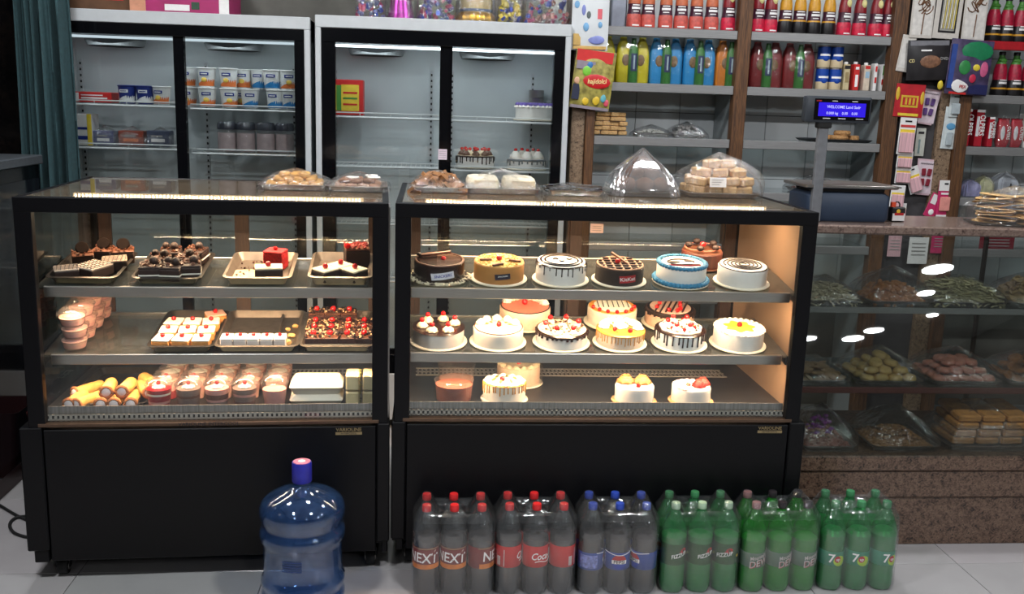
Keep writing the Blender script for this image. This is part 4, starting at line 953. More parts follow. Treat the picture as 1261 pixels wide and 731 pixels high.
SILV = sheer('silvery_film', (232, 232, 234), .36, .08, haze=.18, hazecol=(225, 225, 225), bump=.2, bscale=12)  # white haze in the film stands in for lamp reflections on the pleats
t = thing('bread_bag', 'clear shiny pleated bag of brown buns peaked at the top', 'bread bag', (2.19, .555, TZ), 0)
MB().loft([[(x, y, z) for x, y in rrect(w_, d_, .03)] for w_, d_, z in ((.22, .2, 0), (.26, .24, .016), (.25, .23, .018), (.21, .19, .004))]).build('tray', TRAYM, t)
for i, (x, y, z) in enumerate(((-.07, -.05, .03), (.0, -.06, .03), (.07, -.05, .03), (-.06, .04, .03), (.06, .04, .03), (-.03, -.01, .075), (.035, -.01, .075), (0, .01, .11))): MB().ball((x, y, z+.012), .04, 12, 8, (1, 1, .75), .02).build('bun', mat('brown_bun', (150, 96, 60), .6, var=.25, scale=30), t)
bagmesh(.285, .26, .175, 12, 16, .03, .72, m=14).build('film', SILV, t, smooth=30)
t = thing('rusk_bag', 'clear bag of stacked golden rusks with a white paper label', 'rusk bag', (2.515, .585, TZ), 0)
MB().loft([[(x, y, z) for x, y in rrect(w_, d_, .03)] for w_, d_, z in ((.27, .2, 0), (.30, .24, .016), (.29, .23, .018), (.26, .19, .004))]).build('tray', TRAYM, t)
rd = random.Random(9); RKM = MB().obox((0, 0, 0), (.062, .05, .034)).mesh('rusk', RUSK, bevel=.006)
for k, (nx, ny) in enumerate(((4, 3), (4, 3), (3, 2), (2, 1))):
    for i in range(nx):
        for j in range(ny): put('rusk', RKM, t, ((i-(nx-1)/2)*.066+rd.uniform(-.006, .006), (j-(ny-1)/2)*.06+rd.uniform(-.006, .006), .026+.034*k), (rd.uniform(-.15, .15), rd.uniform(-.15, .15), rd.uniform(-.4, .4)))
bagmesh(.335, .26, .165, 14, 0, .07, 1.3).build('film', FILM, t, smooth=40)
o = MB().box(-.034, .034, -.001, 0, -.019, .019).build('label', PAPER, t, (-.04, -.135, .062), (-.12, 0, .05))
for k in range(3): MB().box(-.026, .022-.008*k, -.0016, -.001, .008-.009*k, .0105-.009*k).build('printed_line', GREYINK, o)

# ---- weighing scale with pole display, small bag and papad pile on the granite counter
t = thing('weighing_scale', 'dark blue weighing scale with steel plate and blue pole display', 'scale', (3.005, .52, 1.272), 0)
SB = mat('slate_blue_plastic', (44, 58, 78), .5, var=.06)
MB().loft([[(x, y, z) for x, y in rrect(w_, d_, .02)] for w_, d_, z in ((.33, .20, .0), (.345, .215, .012), (.345, .215, .10), (.30, .19, .118))]).build('body', SB, t, smooth=45)
MB().loft([[(x, y, z) for x, y in rrect(w_, d_, .02)] for w_, d_, z in ((.30, .2, .118), (.305, .2, .13))]).build('neck', RUBBER, t)
MB().loft([[(x, y, z) for x, y in rrect(w_, d_, .015)] for w_, d_, z in ((.375, .25, .132), (.385, .26, .135), (.385, .26, .144), (.38, .255, .146))]).build('weighing_plate', STEEL, t, smooth=45)
bx = atY(1003, 255, .40); tx = atY(1016, 150, .40)
R = Matrix.Translation((-3.005, -.52, -1.272))
MB().box(-.02, .02, -.012, .012, 0, tx.z-1.272+.02).xf(Matrix.Translation((bx.x+.004-3.005, .40-.52, 0))).build('pole', mat('grey_pole', (112, 114, 118), .5), t, bevel=.003)
dc = atY(1030, 135, .40)-Vector((3.005, .52, 1.272))
d_ = MB().loft([[(x, y, z) for x, z in rrect(w_, h_, .008)] for w_, h_, y in ((.235, .078, .035), (.262, .10, .015), (.262, .10, -.018), (.252, .092, -.022))]).build('display_head', mat('charcoal_plastic', (40, 46, 54), .5), t, dc, (0, 0, .0), smooth=45)
MB().box(-.098, .122, -.0245, -.022, -.040, .040).build('display_bezel', BLACKGLOSS, d_)
MB().box(-.082, .106, -.0262, -.0245, -.026, .026).build('screen', glow('blue_screen', (52, 34, 220), 1.1), d_)
SCR = glow('screen_text', (190, 190, 255), 1.2)
letters('WELCOME Land Sadr', .0155, .95).xf(Matrix.Translation((.018, -.0266, .010))).build('lettering', SCR, d_); letters('0.000 kg    0.00    0.00', .0145, .95).xf(Matrix.Translation((.012, -.0266, -.014))).build('lettering', SCR, d_)
MB().box(-.092, -.072, -.0252, -.0245, .030, .034).build('red_mark', INKRED, d_)
for x in (-.03, .05): MB().box(x, x+.022, -.0252, -.0245, .031, .0335).build('white_mark', WHITEINK, d_)
for x in (-.062, .0, .07): MB().box(x, x+.03, -.0252, -.0245, -.035, -.0325).build('white_mark', WHITEINK, d_)
MB().box(-.03, .025, -.02, .02, -.072, -.048).build('bracket', RUBBER, t, dc+Vector((-.044, 0.0, -.0)), bevel=.004)
t = thing('small_box_bag', 'little black handled bag with a yellow and red print beside the scale', 'bag', (3.232, .47, 1.272), .1)
MB().box(-.03, .03, -.02, .02, 0, .058).build('bag_body', mat('black_bag', (24, 24, 26), .5), t, bevel=.004)
MB().box(-.028, .026, -.0212, -.02, .004, .034).build('print_panel', PAPER, t); MB().box(-.02, .02, -.0222, -.0212, .026, .036).build('red_print', INKRED, t); MB().ball((-.004, -.0215, .042), .009, 8, 5, (1, .1, 1)).build('yellow_print', mat('yellow_ink', (220, 180, 50), .5), t)
MB().tube([(-.012, 0, .056), (-.012, 0, .07), (-.005, 0, .078), (.005, 0, .078), (.012, 0, .07), (.012, 0, .056)], .003, 6).build('handle', RUBBER, t)
MB().box(-.03, -.012, -.012, .0, .058, .078).build('orange_tag', mat('orange_red_card', (220, 74, 40), .5), t)
t = thing('papad_bag', 'clear bag of golden papad crisps stacked at the right end of the counter', 'crisp bag', (3.71, .44, 1.273), -.25)
rd = random.Random(5); PM = MB().lathe([(.072, 0), (.074, .002), (.06, .005), (.03, .003), (.002, .004)], 16, wob=lambda a, z: 1+.06*sin(3*a+1)+.04*sin(7*a)).mesh('papad', mat('papad_crisp', (212, 172, 112), .7, var=.2, scale=40, bump=.3))
for k in range(11):
    for x in (-.075, .075): put('papad', PM, t, (x+rd.uniform(-.012, .012), rd.uniform(-.02, .02), .010+.0105*k), (rd.uniform(-.12, .12), rd.uniform(-.12, .12), rd.uniform(0, 6)))
bagmesh(.35, .21, .15, 21, 0, .06, 1.5).build('film', FILM, t, smooth=40)
MB().box(-.16, .16, -.09, .09, 0, .006).build('tray', DARKTRAY, t)

# ---- bagged sweets behind the sloping counter glass
CG = 'bagged trays in the granite counter'
def cpos(px, Y, z): p = atY(px, 380, Y) if z > .8 else atY(px, 460 if z > .5 else 540, Y); return (p.x, Y+.12, z+.002)
SEV = mat('pale_sev', (214, 200, 168), .8, var=.25, scale=60); NIM = mat('orange_nimko', (196, 124, 62), .75, var=.3, scale=60); GRN = mat('green_grey_mix', (196, 186, 146), .8, var=.3, scale=80); BEI = mat('beige_snack', (200, 168, 120), .8, var=.25)
baggedtray('bagged tray of pale crunchy snack noodles at the left of the upper counter shelf', cpos(1028, .33, .945), .22, .24, lambda t: nibbles(t, .19, .21, .06, 300, SEV, 'stick', 31, 1.5), FILMDULL, .10, 0, group=CG, seed=31)
baggedtray('bagged tray of orange nut mix, second on the upper counter shelf', cpos(1112, .33, .945), .26, .24, lambda t: nibbles(t, .23, .21, .075, 260, NIM, 'nut', 32, 1.5), FILMDULL, .14, 0, group=CG, seed=32)
baggedtray('bagged tray of pale green sticks under the brightest lamp reflection', cpos(1199, .33, .945), .29, .24, lambda t: nibbles(t, .26, .21, .085, 420, GRN, 'stick', 33, 1.7), FILMDULL, .11, 0, group=CG, seed=33)
baggedtray('bagged tray of beige crisps at the right end of upper counter shelf', cpos(1290, .33, .945), .26, .24, lambda t: nibbles(t, .23, .21, .09, 120, BEI, 'flake', 34, 1.6), FILMDULL, .13, 0, group=CG, seed=34)
SES = mat('sesame_cookie', (160, 128, 92), .8, var=.3, scale=90); YEL = mat('yellow_cookie', (214, 178, 108), .75, var=.12, scale=50); PNK = mat('pink_cookie', (216, 140, 118), .75, var=.12, scale=50); BRN = mat('brown_cookie', (160, 98, 44), .8, var=.3, scale=40)
baggedtray('bagged tray of thin sesame cookies at the left of the lower counter shelf', cpos(1016, .25, .64), .21, .25, lambda t: cookies(t, .18, .20, .05, 5, 4, 3, .032, .012, SES, 41, tilt=.6), FILMDULL, .09, 0, group=CG, seed=41, cat='cookie tray', name='bagged_cookie_tray')
baggedtray('bagged tray of round yellow cookies heaped in the counter', cpos(1099, .25, .64), .265, .25, lambda t: cookies(t, .23, .22, .10, 4, 4, 4, .030, .028, YEL, 42), FILMDULL, .13, 0, group=CG, seed=42, cat='cookie tray', name='bagged_cookie_tray')
baggedtray('bagged tray of round pink cookies in the counter', cpos(1194, .25, .64), .285, .25, lambda t: cookies(t, .25, .22, .085, 5, 4, 3, .029, .026, PNK, 43), FILMDULL, .13, 0, group=CG, seed=43, cat='cookie tray', name='bagged_cookie_tray')
baggedtray('bagged tray of dark golden crackers right of the pink cookies', cpos(1287, .25, .64), .26, .25, lambda t: cookies(t, .22, .22, .09, 4, 4, 3, .030, .02, BRN, 44, tilt=.5), FILMDULL, .12, 0, group=CG, seed=44, cat='cookie tray', name='bagged_cookie_tray')
baggedtray('bagged tray of pink purple sweets at the bottom left of the counter', cpos(1024, .20, .386), .22, .26, lambda t: (nibbles(t, .19, .22, .06, 180, mat('rose_brown_sweet', (150, 92, 80), .7, var=.3, scale=30), 'nut', 51, 1.2), nibbles(t, .12, .10, .10, 60, mat('purple_sweet', (140, 40, 150), .5, var=.2), 'nut', 52, 1.4, 'purple_sweets')), FILMDULL, .15, 0, group=CG, seed=51)
baggedtray('bagged tray of brown nuts at the bottom of the counter', cpos(1117, .20, .386), .27, .26, lambda t: nibbles(t, .24, .22, .05, 240, mat('roast_nut', (158, 112, 66), .7, var=.3, scale=50), 'nut', 53, 1.4), FILMDULL, .15, 0, group=CG, seed=53)
def khari(t):
    KM = mat('layered_pastry', (196, 134, 70), .75, var=.3, scale=30, bump=.4, aniso=(1, 1, 8))
    for k in range(4):
        for i in range(3): MB().obox(((i-1)*.10+.006*k, .0, .028+.034*k), (.092, .19, .028), RM(.03*k, 0, .03*(i-1))).build('pastry_sheet', KM, t, bevel=.006)
baggedtray('large bag of layered golden pastry sheets at the bottom right of the counter', cpos(1222, .20, .386), .34, .25, khari, FILMDULL, .165, 0, group=CG, seed=55, cat='pastry bag', name='bagged_pastry')

# ================================================================== inside and on top of the fridges
YW = mat('yoghurt_cup_white', (226, 228, 226), .4, var=.03); YB_ = mat('yoghurt_blue', (32, 52, 128), .4); YO = mat('yoghurt_orange', (226, 120, 60), .5, var=.15); YC = mat('yoghurt_cyan', (38, 120, 180), .45, var=.15)
def yog(label, c, kind, r=.046, h=.096):
    t = thing('yoghurt_cup', label, 'yoghurt cup', c, random.uniform(-.25, .25), 'yoghurt cups in the left fridge')
    body = YB_ if kind == 'blue' else YW
    MB().lathe([(r*.78, 0), (r*.80, .003), (r*.97, h*.93), (r*1.04, h*.94), (r*1.05, h*.975), (r*.98, h), (.002, h-.002)], 22).build('cup', body, t)
    f = lambda z: r*(.80+.17*z/(h*.93))
    sw = YO if kind != 'cyan' else YC
    q = [[(f(z0)*1.008*sin(a), -f(z0)*1.008*cos(a), z0) for a in [-1.4+.2*i for i in range(15)]] for z0 in ()]
    n = 16; ang = [-1.5+3.0*i/n for i in range(n+1)]; mb = MB()
    lo = [(f(.006)*1.012*sin(a), -f(.006)*1.012*cos(a), .006) for a in ang]; hi = [(f(.03)*1.012*sin(a), -f(.03)*1.012*cos(a), .026+.016*sin(a*1.2+.6)) for a in ang]
    mb.v = lo+hi; mb.f = [(i, i+1, n+2+i, n+1+i) for i in range(n)]
    mb.build('swoosh', sw if kind != 'blue' else YW, t)
    rl = f(h*.66)
    lb = band(rl*1.004, -.55, .55, h*.60, h*.76, 8, .001).build('brand_band', YB_ if kind != 'blue' else YW, t)
    band(rl*1.012, -.38, .38, h*.655, h*.70, 8, .0012).build('brand_mark', WHITEINK if kind != 'blue' else YB_, t)
    if kind == 'peach': MB().ball((0, -f(h*.4)-.0, h*.38), .014, 8, 6, (1, .15, .8)).build('fruit_print', mat('yellow_fruit', (236, 200, 90), .5), t)
    return t
FY = 1.74
for i, (px, k) in enumerate(((255.5, 'peach'), (282.5, 'peach'), (308, 'cyan'), (339, 'cyan'), (357, 'cyan'))):
    p = atY(px, 120, FY); yog('%s trimmed white yoghurt cup, %s in the lower row of the fridge stack' % ('orange' if k == 'peach' else 'blue', ORD[i]), (p.x, FY, 1.627), k)
for i, (px, k) in enumerate(((254.5, 'peach'), (281.5, 'peach'), (316, 'cyan'), (335, 'cyan'), (355, 'peach'))):
    p = atY(px, 92, FY); yog('%s trimmed white yoghurt cup, %s in the upper row of the fridge stack' % ('orange' if k == 'peach' else 'blue', ORD[i]), (p.x, FY if i != 2 else FY+.09, 1.724), k)
for i, px in enumerate((232, 299)): 
    p = atY(px, 100, FY+.1); yog('orange trimmed yoghurt cup set back in the stack, %s one' % ('left' if i == 0 else 'right'), (p.x, FY+.1, 1.627), 'peach'); yog('orange trimmed yoghurt cup set back on top, %s one' % ('left' if i == 0 else 'right'), (p.x, FY+.1, 1.724), 'peach')
for i, (px, k) in enumerate(((157, 'blue'), (179, 'blue'), (199, 'peach'))):
    p = atY(px, 115, FY); yog('%s cup, %s of three on the left door shelf' % ('blue' if k == 'blue' else 'white', ORD[i]), (p.x, FY, 1.632), k, .045, .09)
def pxbox(name, label, cat, x0, x1, y0, y1, Y, d, m, prints=(), z=None, bevel=.003, group=None, rz=0):
    a = atY(x0, y1, Y); b = atY(x1, y0, Y); W = b.x-a.x; H = b.z-a.z; z0 = a.z if z is None else z
    if z is not None: H = atY((x0+x1)/2, y0, Y).z-z
    t = thing(name, label, cat, ((a.x+b.x)/2, Y+d/2, z0), rz, group)
    MB().box(-W/2, W/2, -d/2, d/2, 0, H).build('carton', m, t, bevel=bevel)
    for k, (u0, u1, v0, v1, pm, nm) in enumerate(prints): MB().box(-W/2+u0*W, -W/2+u1*W, -d/2-.0012-.0004*k, -d/2, v0*H, v1*H).build(nm, pm, t)
    return t
REDC = mat('red_carton', (196, 36, 34), .5, var=.06); YELC = mat('yellow_print', (224, 196, 60), .5, var=.1); GREENC = mat('green_print', (70, 140, 60), .5, var=.1)
pxbox('flat_carton', 'flat red and white carton on the left fridge shelf beside the curtain', 'carton', 84, 137, 113, 125, 1.72, .12, REDC, ((0, .25, .1, .9, PAPER, 'white_panel'), (.3, .9, .35, .5, WHITEINK, 'print_line'), (.3, .8, .65, .75, WHITEINK, 'print_line')), 1.632)
pxbox('large_tub_box', 'white and blue ghee carton at the left of the lower fridge shelf', 'carton', 84, 112, 140, 178, 1.72, .11, PAPER, ((0, 1, .50, .58, YB_, 'blue_stripe'), (0, 1, .18, .30, YB_, 'blue_stripe'), (.82, 1, 0, 1, YELC, 'yellow_edge')), 1.422)
for i, (x0, x1, mm, lb) in enumerate(((115, 139, mat('blue_grey_pack', (88, 92, 128), .4, var=.2, scale=20), 'blue grey'), (146, 176, mat('brown_pack', (140, 62, 44), .45, var=.2, scale=20), 'brown'), (181, 208, mat('slate_pack', (70, 78, 100), .4, var=.2, scale=20), 'slate'))):
    t = pxbox('wrapped_block', '%s block in clear film on the lower fridge shelf' % lb, 'packet', x0, x1, 161, 178, 1.73, .09, mm, ((.2, .8, .3, .5, WHITEINK if i != 1 else YO, 'print_band'), (.2, .7, .62, .72, GREYINK, 'print_line')), 1.422, group='film wrapped blocks')
    bagmesh(.14, .12, .095, 60+i, 0, .1, 1.5).build('film', FILM, t)
for i, px in enumerate((279.6, 303, 327.5, 351)):
    p = atY(px, 170, FY); t = thing('milkshake_jar', 'clear jar of pale pink milkshake, %s in the left fridge row' % ORD[i], 'jar', (p.x, FY, 1.408), 0, 'milkshake jars')
    MB().lathe([(.042, .001), (.044, 0), (.047, .01), (.047, .105), (.044, .112), (.047, .115), (.047, .135), (.040, .15), (.003, .152)], 26).build('jar', CUPPLA, t)
    MB().lathe([(.043, .003), (.0455, .01), (.0455, .095), (.002, .095)], 24).build('milkshake', mat('pale_pink_milk', (200, 180, 180), .6), t)
    MB().lathe([(.048, .112), (.049, .118), (.047, .14), (.040, .151), (.002, .153)], 26).build('lid', sheer('smoky_lid', (120, 126, 140), .1, .1, haze=.3, hazecol=(90, 96, 110)), t)
pxbox('square_box', 'red box with green and yellow front in the right fridge', 'box', 412, 447, 98, 138, 1.74, .12, REDC, ((0, .30, .12, .84, GREENC, 'green_panel'), (.24, .86, .12, .86, YELC, 'yellow_panel'), (.3, .8, .6, .66, REDC, 'print_line'), (.3, .8, .45, .50, GREENC, 'print_line'), (.3, .8, .28, .33, REDC, 'print_line')), 1.608)
FG = 'cakes in the right fridge'
p = atY(656, 140, 1.83); t = cake('white cake with purple flower top on the upper fridge shelf', (p.x, 1.79, 1.607), .095, .075, WHITEICE, mat('lilac_cream_top', (150, 140, 190), .6), .01, BOARD, FG); mb = MB(); rd = random.Random(2)
for i in range(60): x, y, z = ondisc(.088, .082)(rd); mb.ball((x, y, z), .011, 6, 4)
stuff(mb.build('purple_flowers', mat('purple_cream', (110, 92, 168), .6, var=.3, scale=80), t)); ring(t, 22, .094, .066, .009, .014, 'white')
p = atY(660, 118, 1.935); t = thing('tin_stack', 'short stack of round steel cake tins behind the purple topped cake', 'cake tins', (p.x, 1.918, 1.607), 0)
for k in range(4): MB().lathe([(.038, .04*k), (.040, .04*k+.002), (.040, .04*k+.034), (.042, .04*k+.038), (.038, .04*k+.039)], 28).build('tin', STEEL, t)
p = atY(585, 200, 1.80); t = cake('white fridge cake with dark drips and cherry rosettes on the lower fridge shelf', (p.x, 1.80, 1.356), .10, .062, WHITEICE, CREAMWARM, .008, BOARD, FG); drips(t, .10, .063, DARKICE, 30, .015, .035, .008, .0036, 31); ring(t, 8, .07, .065, .02, .028, 'choc', .010); ring(t, 5, .035, .065, .02, .028, 'butter', .009)
p = atY(648, 202, 1.80); t = cake('white fridge cake with three cream domes and cherries', (p.x, 1.80, 1.352), .10, .055, WHITEICE, WHITEICE, .008, BOARD, FG); drips(t, .10, .056, mat('grey_drip', (120, 124, 126), .4), 24, .006, .02, .012, .005, 33)
for x, y in ((-.06, -.02), (.0, -.045), (.06, -.01), (-.02, .05), (.04, .05)): rosette(t, (x, y, .057), .03, .045, 'white', .010)
# on top of the fridges
pxbox('storage_box', 'brown cardboard box lying on top of the left fridge', 'box', 84, 158, -30, 9, 1.62, .25, mat('brown_card', (92, 62, 40), .8, var=.2, scale=20), ((.1, .9, .3, .34, REDC, 'printed_line'),), 2.068)
pxbox('storage_box', 'magenta printed box lying on top of the left fridge', 'box', 160, 281, -30, 12, 1.60, .3, mat('magenta_card', (160, 34, 96), .5, var=.15, scale=12), ((.0, .16, .0, .5, mat('peach_print', (200, 140, 110), .5), 'picture_panel'), (.35, .60, .05, .22, PAPER, 'white_panel'), (.9, 1, 0, .4, PAPER, 'white_corner'), (.62, .7, .1, .3, mat('green_dark_print', (40, 70, 50), .5), 'green_print')), 2.068)
SPARK = [mat('multicolour_foil', (120, 120, 170), .3, .5, .6, 60), mat('magenta_foil', (170, 30, 150), .25, .7, .4, 30), mat('purple_blue_foil', (90, 50, 140), .3, .6, .7, 70), mat('gold_foil', (206, 160, 56), .3, .8, .25, 40), mat('yellow_candy', (214, 196, 70), .4, .2, .4, 50), mat('mixed_party_foil', (150, 90, 80), .35, .4, .6, 60)]
for i, (x0, x1, lb, hh) in enumerate(((438, 474, 'bluish sparkly party bag, leftmost on the right fridge', .2), (475, 512, 'magenta foil party hat bag on the right fridge', .3), (513, 562, 'purple and red tinsel party bag on the right fridge', .2), (561, 612, 'gold foil cupcake case stack in film on the right fridge', .2), (613, 642, 'yellow and blue party bag on the right fridge', .24), (643, 704, 'large mixed party bag at the right end of the fridge top', .22))):
    a = atY(x0, 18, 1.68); b = atY(x1, 18, 1.68); W = b.x-a.x
    t = thing('party_bag', lb, 'party supplies', ((a.x+b.x)/2, 1.70, 2.083), 0, 'party supplies on the right fridge')
    if i == 1: MB().lathe([(W*.46, 0), (W*.44, .02), (W*.2, .2), (W*.05, .3)], 20).build('party_hats', SPARK[i], t)
    elif i == 3:
        MB().lathe([(W*.40, 0), (W*.46, .004), (W*.47, .02), (W*.42, .04), (W*.40, .045)], 40, lobes=24, amp=.03).build('cupcake_cases', SPARK[i], t); MB().lathe([(W*.38, .045), (W*.39, .10), (W*.37, .2)], 30).build('gold_wrapper', mat('pale_gold_film', (200, 180, 120), .3, .5), t); MB().lathe([(W*.395, .05), (W*.4, .062)], 30).build('blue_band', mat('steel_blue_band', (90, 110, 130), .3, .4), t)
    else:
        rd = random.Random(70+i); mb = [MB(), MB(), MB()]
        for k in range(70):
            x, y, z = dome_spot(rd, W*.86, .16, hh*.8, .5); z *= rd.random()**.5
            mb[k % 3].obox((x, y, z+.006), (rd.uniform(.012, .03), rd.uniform(.01, .02), rd.uniform(.008, .02)), RM(rd.random()*3, rd.random()*3, rd.random()*3))
        for q, mm in zip(mb, (SPARK[i], mat('blue_foil_bit', (50, 70, 170), .3, .5, .3), [mat('pink_foil_bit', (196, 60, 110), .3, .4, .3), YELC][i == 4])): stuff(q.build('party_pieces', mm, t, smooth=0))
    bagmesh(W*1.0, .19, hh+.04, 80+i, 0, .04, 1.6).build('film', FILM, t, smooth=40)
# ================================================================== wall shelf goods
SY = 1.655
def sbottle_mesh(r, h, parts):
    out = []
    prof = [(r*.96, 0), (r, .006), (r, h*.20), (r*.90, h*.30), (r*.84, h*.38), (r*.86, h*.48), (r*.80, h*.60), (r*.60, h*.74), (r*.42, h*.84), (r*.36, h*.9), (r*.36, h*.93)]
    def seg(z0, z1, k=1.0):
        def rad(z):
            for (ra, za), (rb, zb) in zip(prof, prof[1:]):
                if za <= z <= zb: return ra+(rb-ra)*(z-za)/max(1e-6, zb-za)
            return prof[-1][0]
        zs = sorted(set([z0, z1]+[z for _, z in prof if z0 < z < z1])); return [(rad(z)*k, z) for z in zs]
    for nm, a, b, m in parts: out.append((nm, MB().lathe(seg(a*h, b*h), 20).mesh(nm, m)))
    out.append(('cap', MB().lathe([(r*.42, h*.92), (r*.43, h*.99), (r*.38, h), (.002, h)], 16).mesh('cap', parts[0][3])))
    return out
PEACH = mat('peach_bottle_print', (196, 88, 78), .45, var=.25, scale=50); MAROON = mat('maroon_band', (66, 26, 46), .4, var=.1); PEACHTOP = mat('peach_top', (190, 100, 64), .45, var=.2); REDP = mat('crimson_print', (200, 36, 66), .4, var=.3, scale=50); PALE = mat('pale_apple', (214, 204, 140), .45, var=.2, scale=30); DARKRED = mat('dark_red_top', (130, 22, 32), .4, var=.2); GOLDB2 = mat('gold_drink_top', (206, 150, 40), .4, var=.15); BLK = mat('black_print', (26, 24, 26), .35, var=.2); GRAPE = mat('berry_print', (166, 24, 54), .4, var=.35, scale=70); LEAF = mat('leaf_print', (70, 130, 50), .5, var=.2)
KIND = {
    'peach': sbottle_mesh(.037, .25, (('base_print', 0, .26, PEACH), ('label_band', .26, .46, MAROON), ('top_print', .46, .93, PEACHTOP))),
    'red': sbottle_mesh(.037, .25, (('base_print', 0, .26, REDP), ('label_band', .26, .46, MAROON), ('top_print', .46, .93, DARKRED))),
    'gold': sbottle_mesh(.037, .25, (('base_print', 0, .24, BLK), ('gold_band', .24, .27, GOLDB2), ('label_band', .27, .46, MAROON), ('top_print', .46, .93, GOLDB2))),
    'berry': sbottle_mesh(.040, .225, (('base_print', 0, .14, BLK), ('gold_band', .14, .18, GOLDB2), ('label_band', .18, .36, BLK), ('berry_print', .36, .72, GRAPE), ('top_print', .72, .93, LEAF)))}
LETM = letters('pina', .02, 1.0, .1)
def sbottle(label, px, py, z, kind, group, Y=SY+.02):
    p = atY(px, py, Y); t = thing('drink_bottle', label, 'drink bottle', (p.x, Y, z+.002), random.uniform(-.2, .2), group)
    r, h = (.037, .25) if kind != 'berry' else (.040, .225)
    for nm, me in KIND[kind]: put(nm, me, t)
    z0 = h*(.36 if kind != 'berry' else .27)
    for k, (wd, dz, hh) in enumerate(((.75, .018, .005), (.9, .004, .011), (.6, -.012, .004))): band(r*.905, -wd*.75, wd*.75, z0+dz-hh/2, z0+dz+hh/2, 6, .0016).build('white_print', WHITEINK, t)
    if kind in ('peach', 'red'): band(r*1.0, -.5, .5, h*.03, h*.055, 6, .0012).build('white_print', WHITEINK, t)
    if kind == 'red': MB().ball((.006, -r*.74, h*.64), .018, 8, 6, (.8, .35, 1.2)).build('apple_print', PALE, t)
    if kind == 'berry': MB().ball((0, -r*.3, h*.8), .022, 8, 6, (1.1, .6, .6), .15).build('leaf_print', LEAF, t)
    return t
SG = 'drink bottles on the top wall shelf'
NUM = ('first', 'second', 'third', 'fourth', 'fifth', 'sixth', 'seventh')
for i, px in enumerate((780, 797.5, 819, 838, 856.6, 875.5)): sbottle('peach juice bottle with maroon band, %s from the left on the top shelf' % NUM[i], px, 30, 2.085, 'peach', SG)
sbottle('crimson juice bottle at the right end of the peach bottles', 896, 33, 2.085, 'red', SG)
for i, px in enumerate((932, 948)): sbottle('crimson juice bottle just right of the middle post, %s one' % NUM[i], px, 33, 2.085, 'red', SG)
for i, px in enumerate((966, 983.5, 1001, 1019.5)): sbottle('black and gold juice bottle, %s of four on the top shelf' % NUM[i], px, 35, 2.085, 'gold', SG)
for i, px in enumerate((1038, 1057, 1077, 1092)): sbottle('crimson apple juice bottle, %s of four beside the right post' % NUM[i], px, 38, 2.085, 'red', SG)
for i, px in enumerate((1221.5, 1238, 1254.5)): sbottle('red berry drink bottle, %s on the red edged shelf' % NUM[i], px, 40, 2.085, 'berry', 'berry drink bottles')
for i, px in enumerate((1229, 1247, 1264)): sbottle('red berry drink bottle, %s on the shelf under the red edge' % NUM[i], px, 110, 1.812, 'berry', 'berry drink bottles')
pxbox('plastic_sheet_roll', 'pale grey folded plastic sheet at the left end of the top shelf', 'plastic sheet', 752, 773, -5, 29, 1.70, .1, mat('grey_polythene', (150, 156, 170), .35, var=.1, scale=20), (), 2.087, .006)
# gift packs: a green bottle between two coloured ones
def twin(label, px, z, col, wide=.165, half=None, group='shrink wrapped drink packs'):
    p = atY(px, 80, SY+.03); t = thing('drink_pack', label, 'drink pack', (p.x, SY+.04, z+.002), 0, group)
    H = .228
    for s in ((-1, 1) if half is None else (half,)):
        m = MB().loft([[(s*wide*.30+x, .012+y, zz) for x, y in rrect(w_, d_, .016)] for w_, d_, zz in ((.066, .06, 0), (.07, .065, .01), (.07, .065, H*.62), (.058, .055, H*.8), (.036, .036, H*.93), (.034, .034, H))])
        b = m.build('bottle', col, t, smooth=50)
        MB().ball((s*wide*.30-s*.012, -.022, H*.5), .026, 10, 6, (.8, .12, 1.1)).build('printed_fruit', mat('brown_print', (110, 84, 50), .5, var=.4, scale=80), b)
    b = MB().lathe([(.024, 0), (.026, .006), (.026, H*.55), (.024, H*.7), (.014, H*.86), (.011, H*.95), (.012, H*.97)], 20, (0, -.018, 0)).build('bottle', mat('green_drink', (52, 112, 48), .3, var=.2, scale=20), t)
    band(.0265, -.6, .6, H*.26, H*.64, 8, .0006).xf(Matrix.Translation((0, -.018, 0))).build('label', mat('navy_label', (34, 46, 86), .4), b)
    letters('mint', .024, 1.0).xf(Matrix.Translation((0, -.046, H*.45)) @ Matrix.Rotation(pi/2, 4, 'Y') @ Matrix.Scale(.8, 4)).build('pale_print', mat('pale_print', (170, 190, 190), .5), b) if False else MB().box(-.004, .004, -.0462, -.0450, H*.30, H*.60).build('pale_print', mat('pale_print', (150, 170, 176), .5), b)
    MB().loft([[(x, y+.004, zz) for x, y in rrect(w_, d_, .024)] for w_, d_, zz in ((wide-.002, .10, .001), (wide, .104, .02), (wide-.004, .10, H*.7), (wide*.78, .075, H*.95), (wide*.5, .05, H+.004))]).build('film', TIGHTFILM, t, smooth=60)
    return t
YELD = mat('yellow_drink', (190, 178, 24), .4, var=.08); BLUD = mat('blue_drink', (32, 128, 186), .4, var=.08); ORD_ = mat('orange_drink', (196, 116, 36), .4, var=.1); REDD = mat('dark_red_drink', (112, 26, 28), .4, var=.2, scale=20)
twin('yellow drink pack half hidden by the hanging candy bag', 737, 1.812, YELD); twin('yellow and green shrink wrapped drink pack', 779, 1.812, YELD)
twin('blue and green drink pack, left of the two', 820, 1.812, BLUD); twin('blue and green drink pack, right of the two', 861, 1.812, BLUD, .160)
twin('orange and green drink pack against the middle post', 899, 1.812, ORD_, .13, -1)
twin('dark red and green drink pack right of the middle post', 944, 1.812, REDD, .16); twin('dark red and green drink pack beside the blue tins', 984, 1.812, REDD, .16)
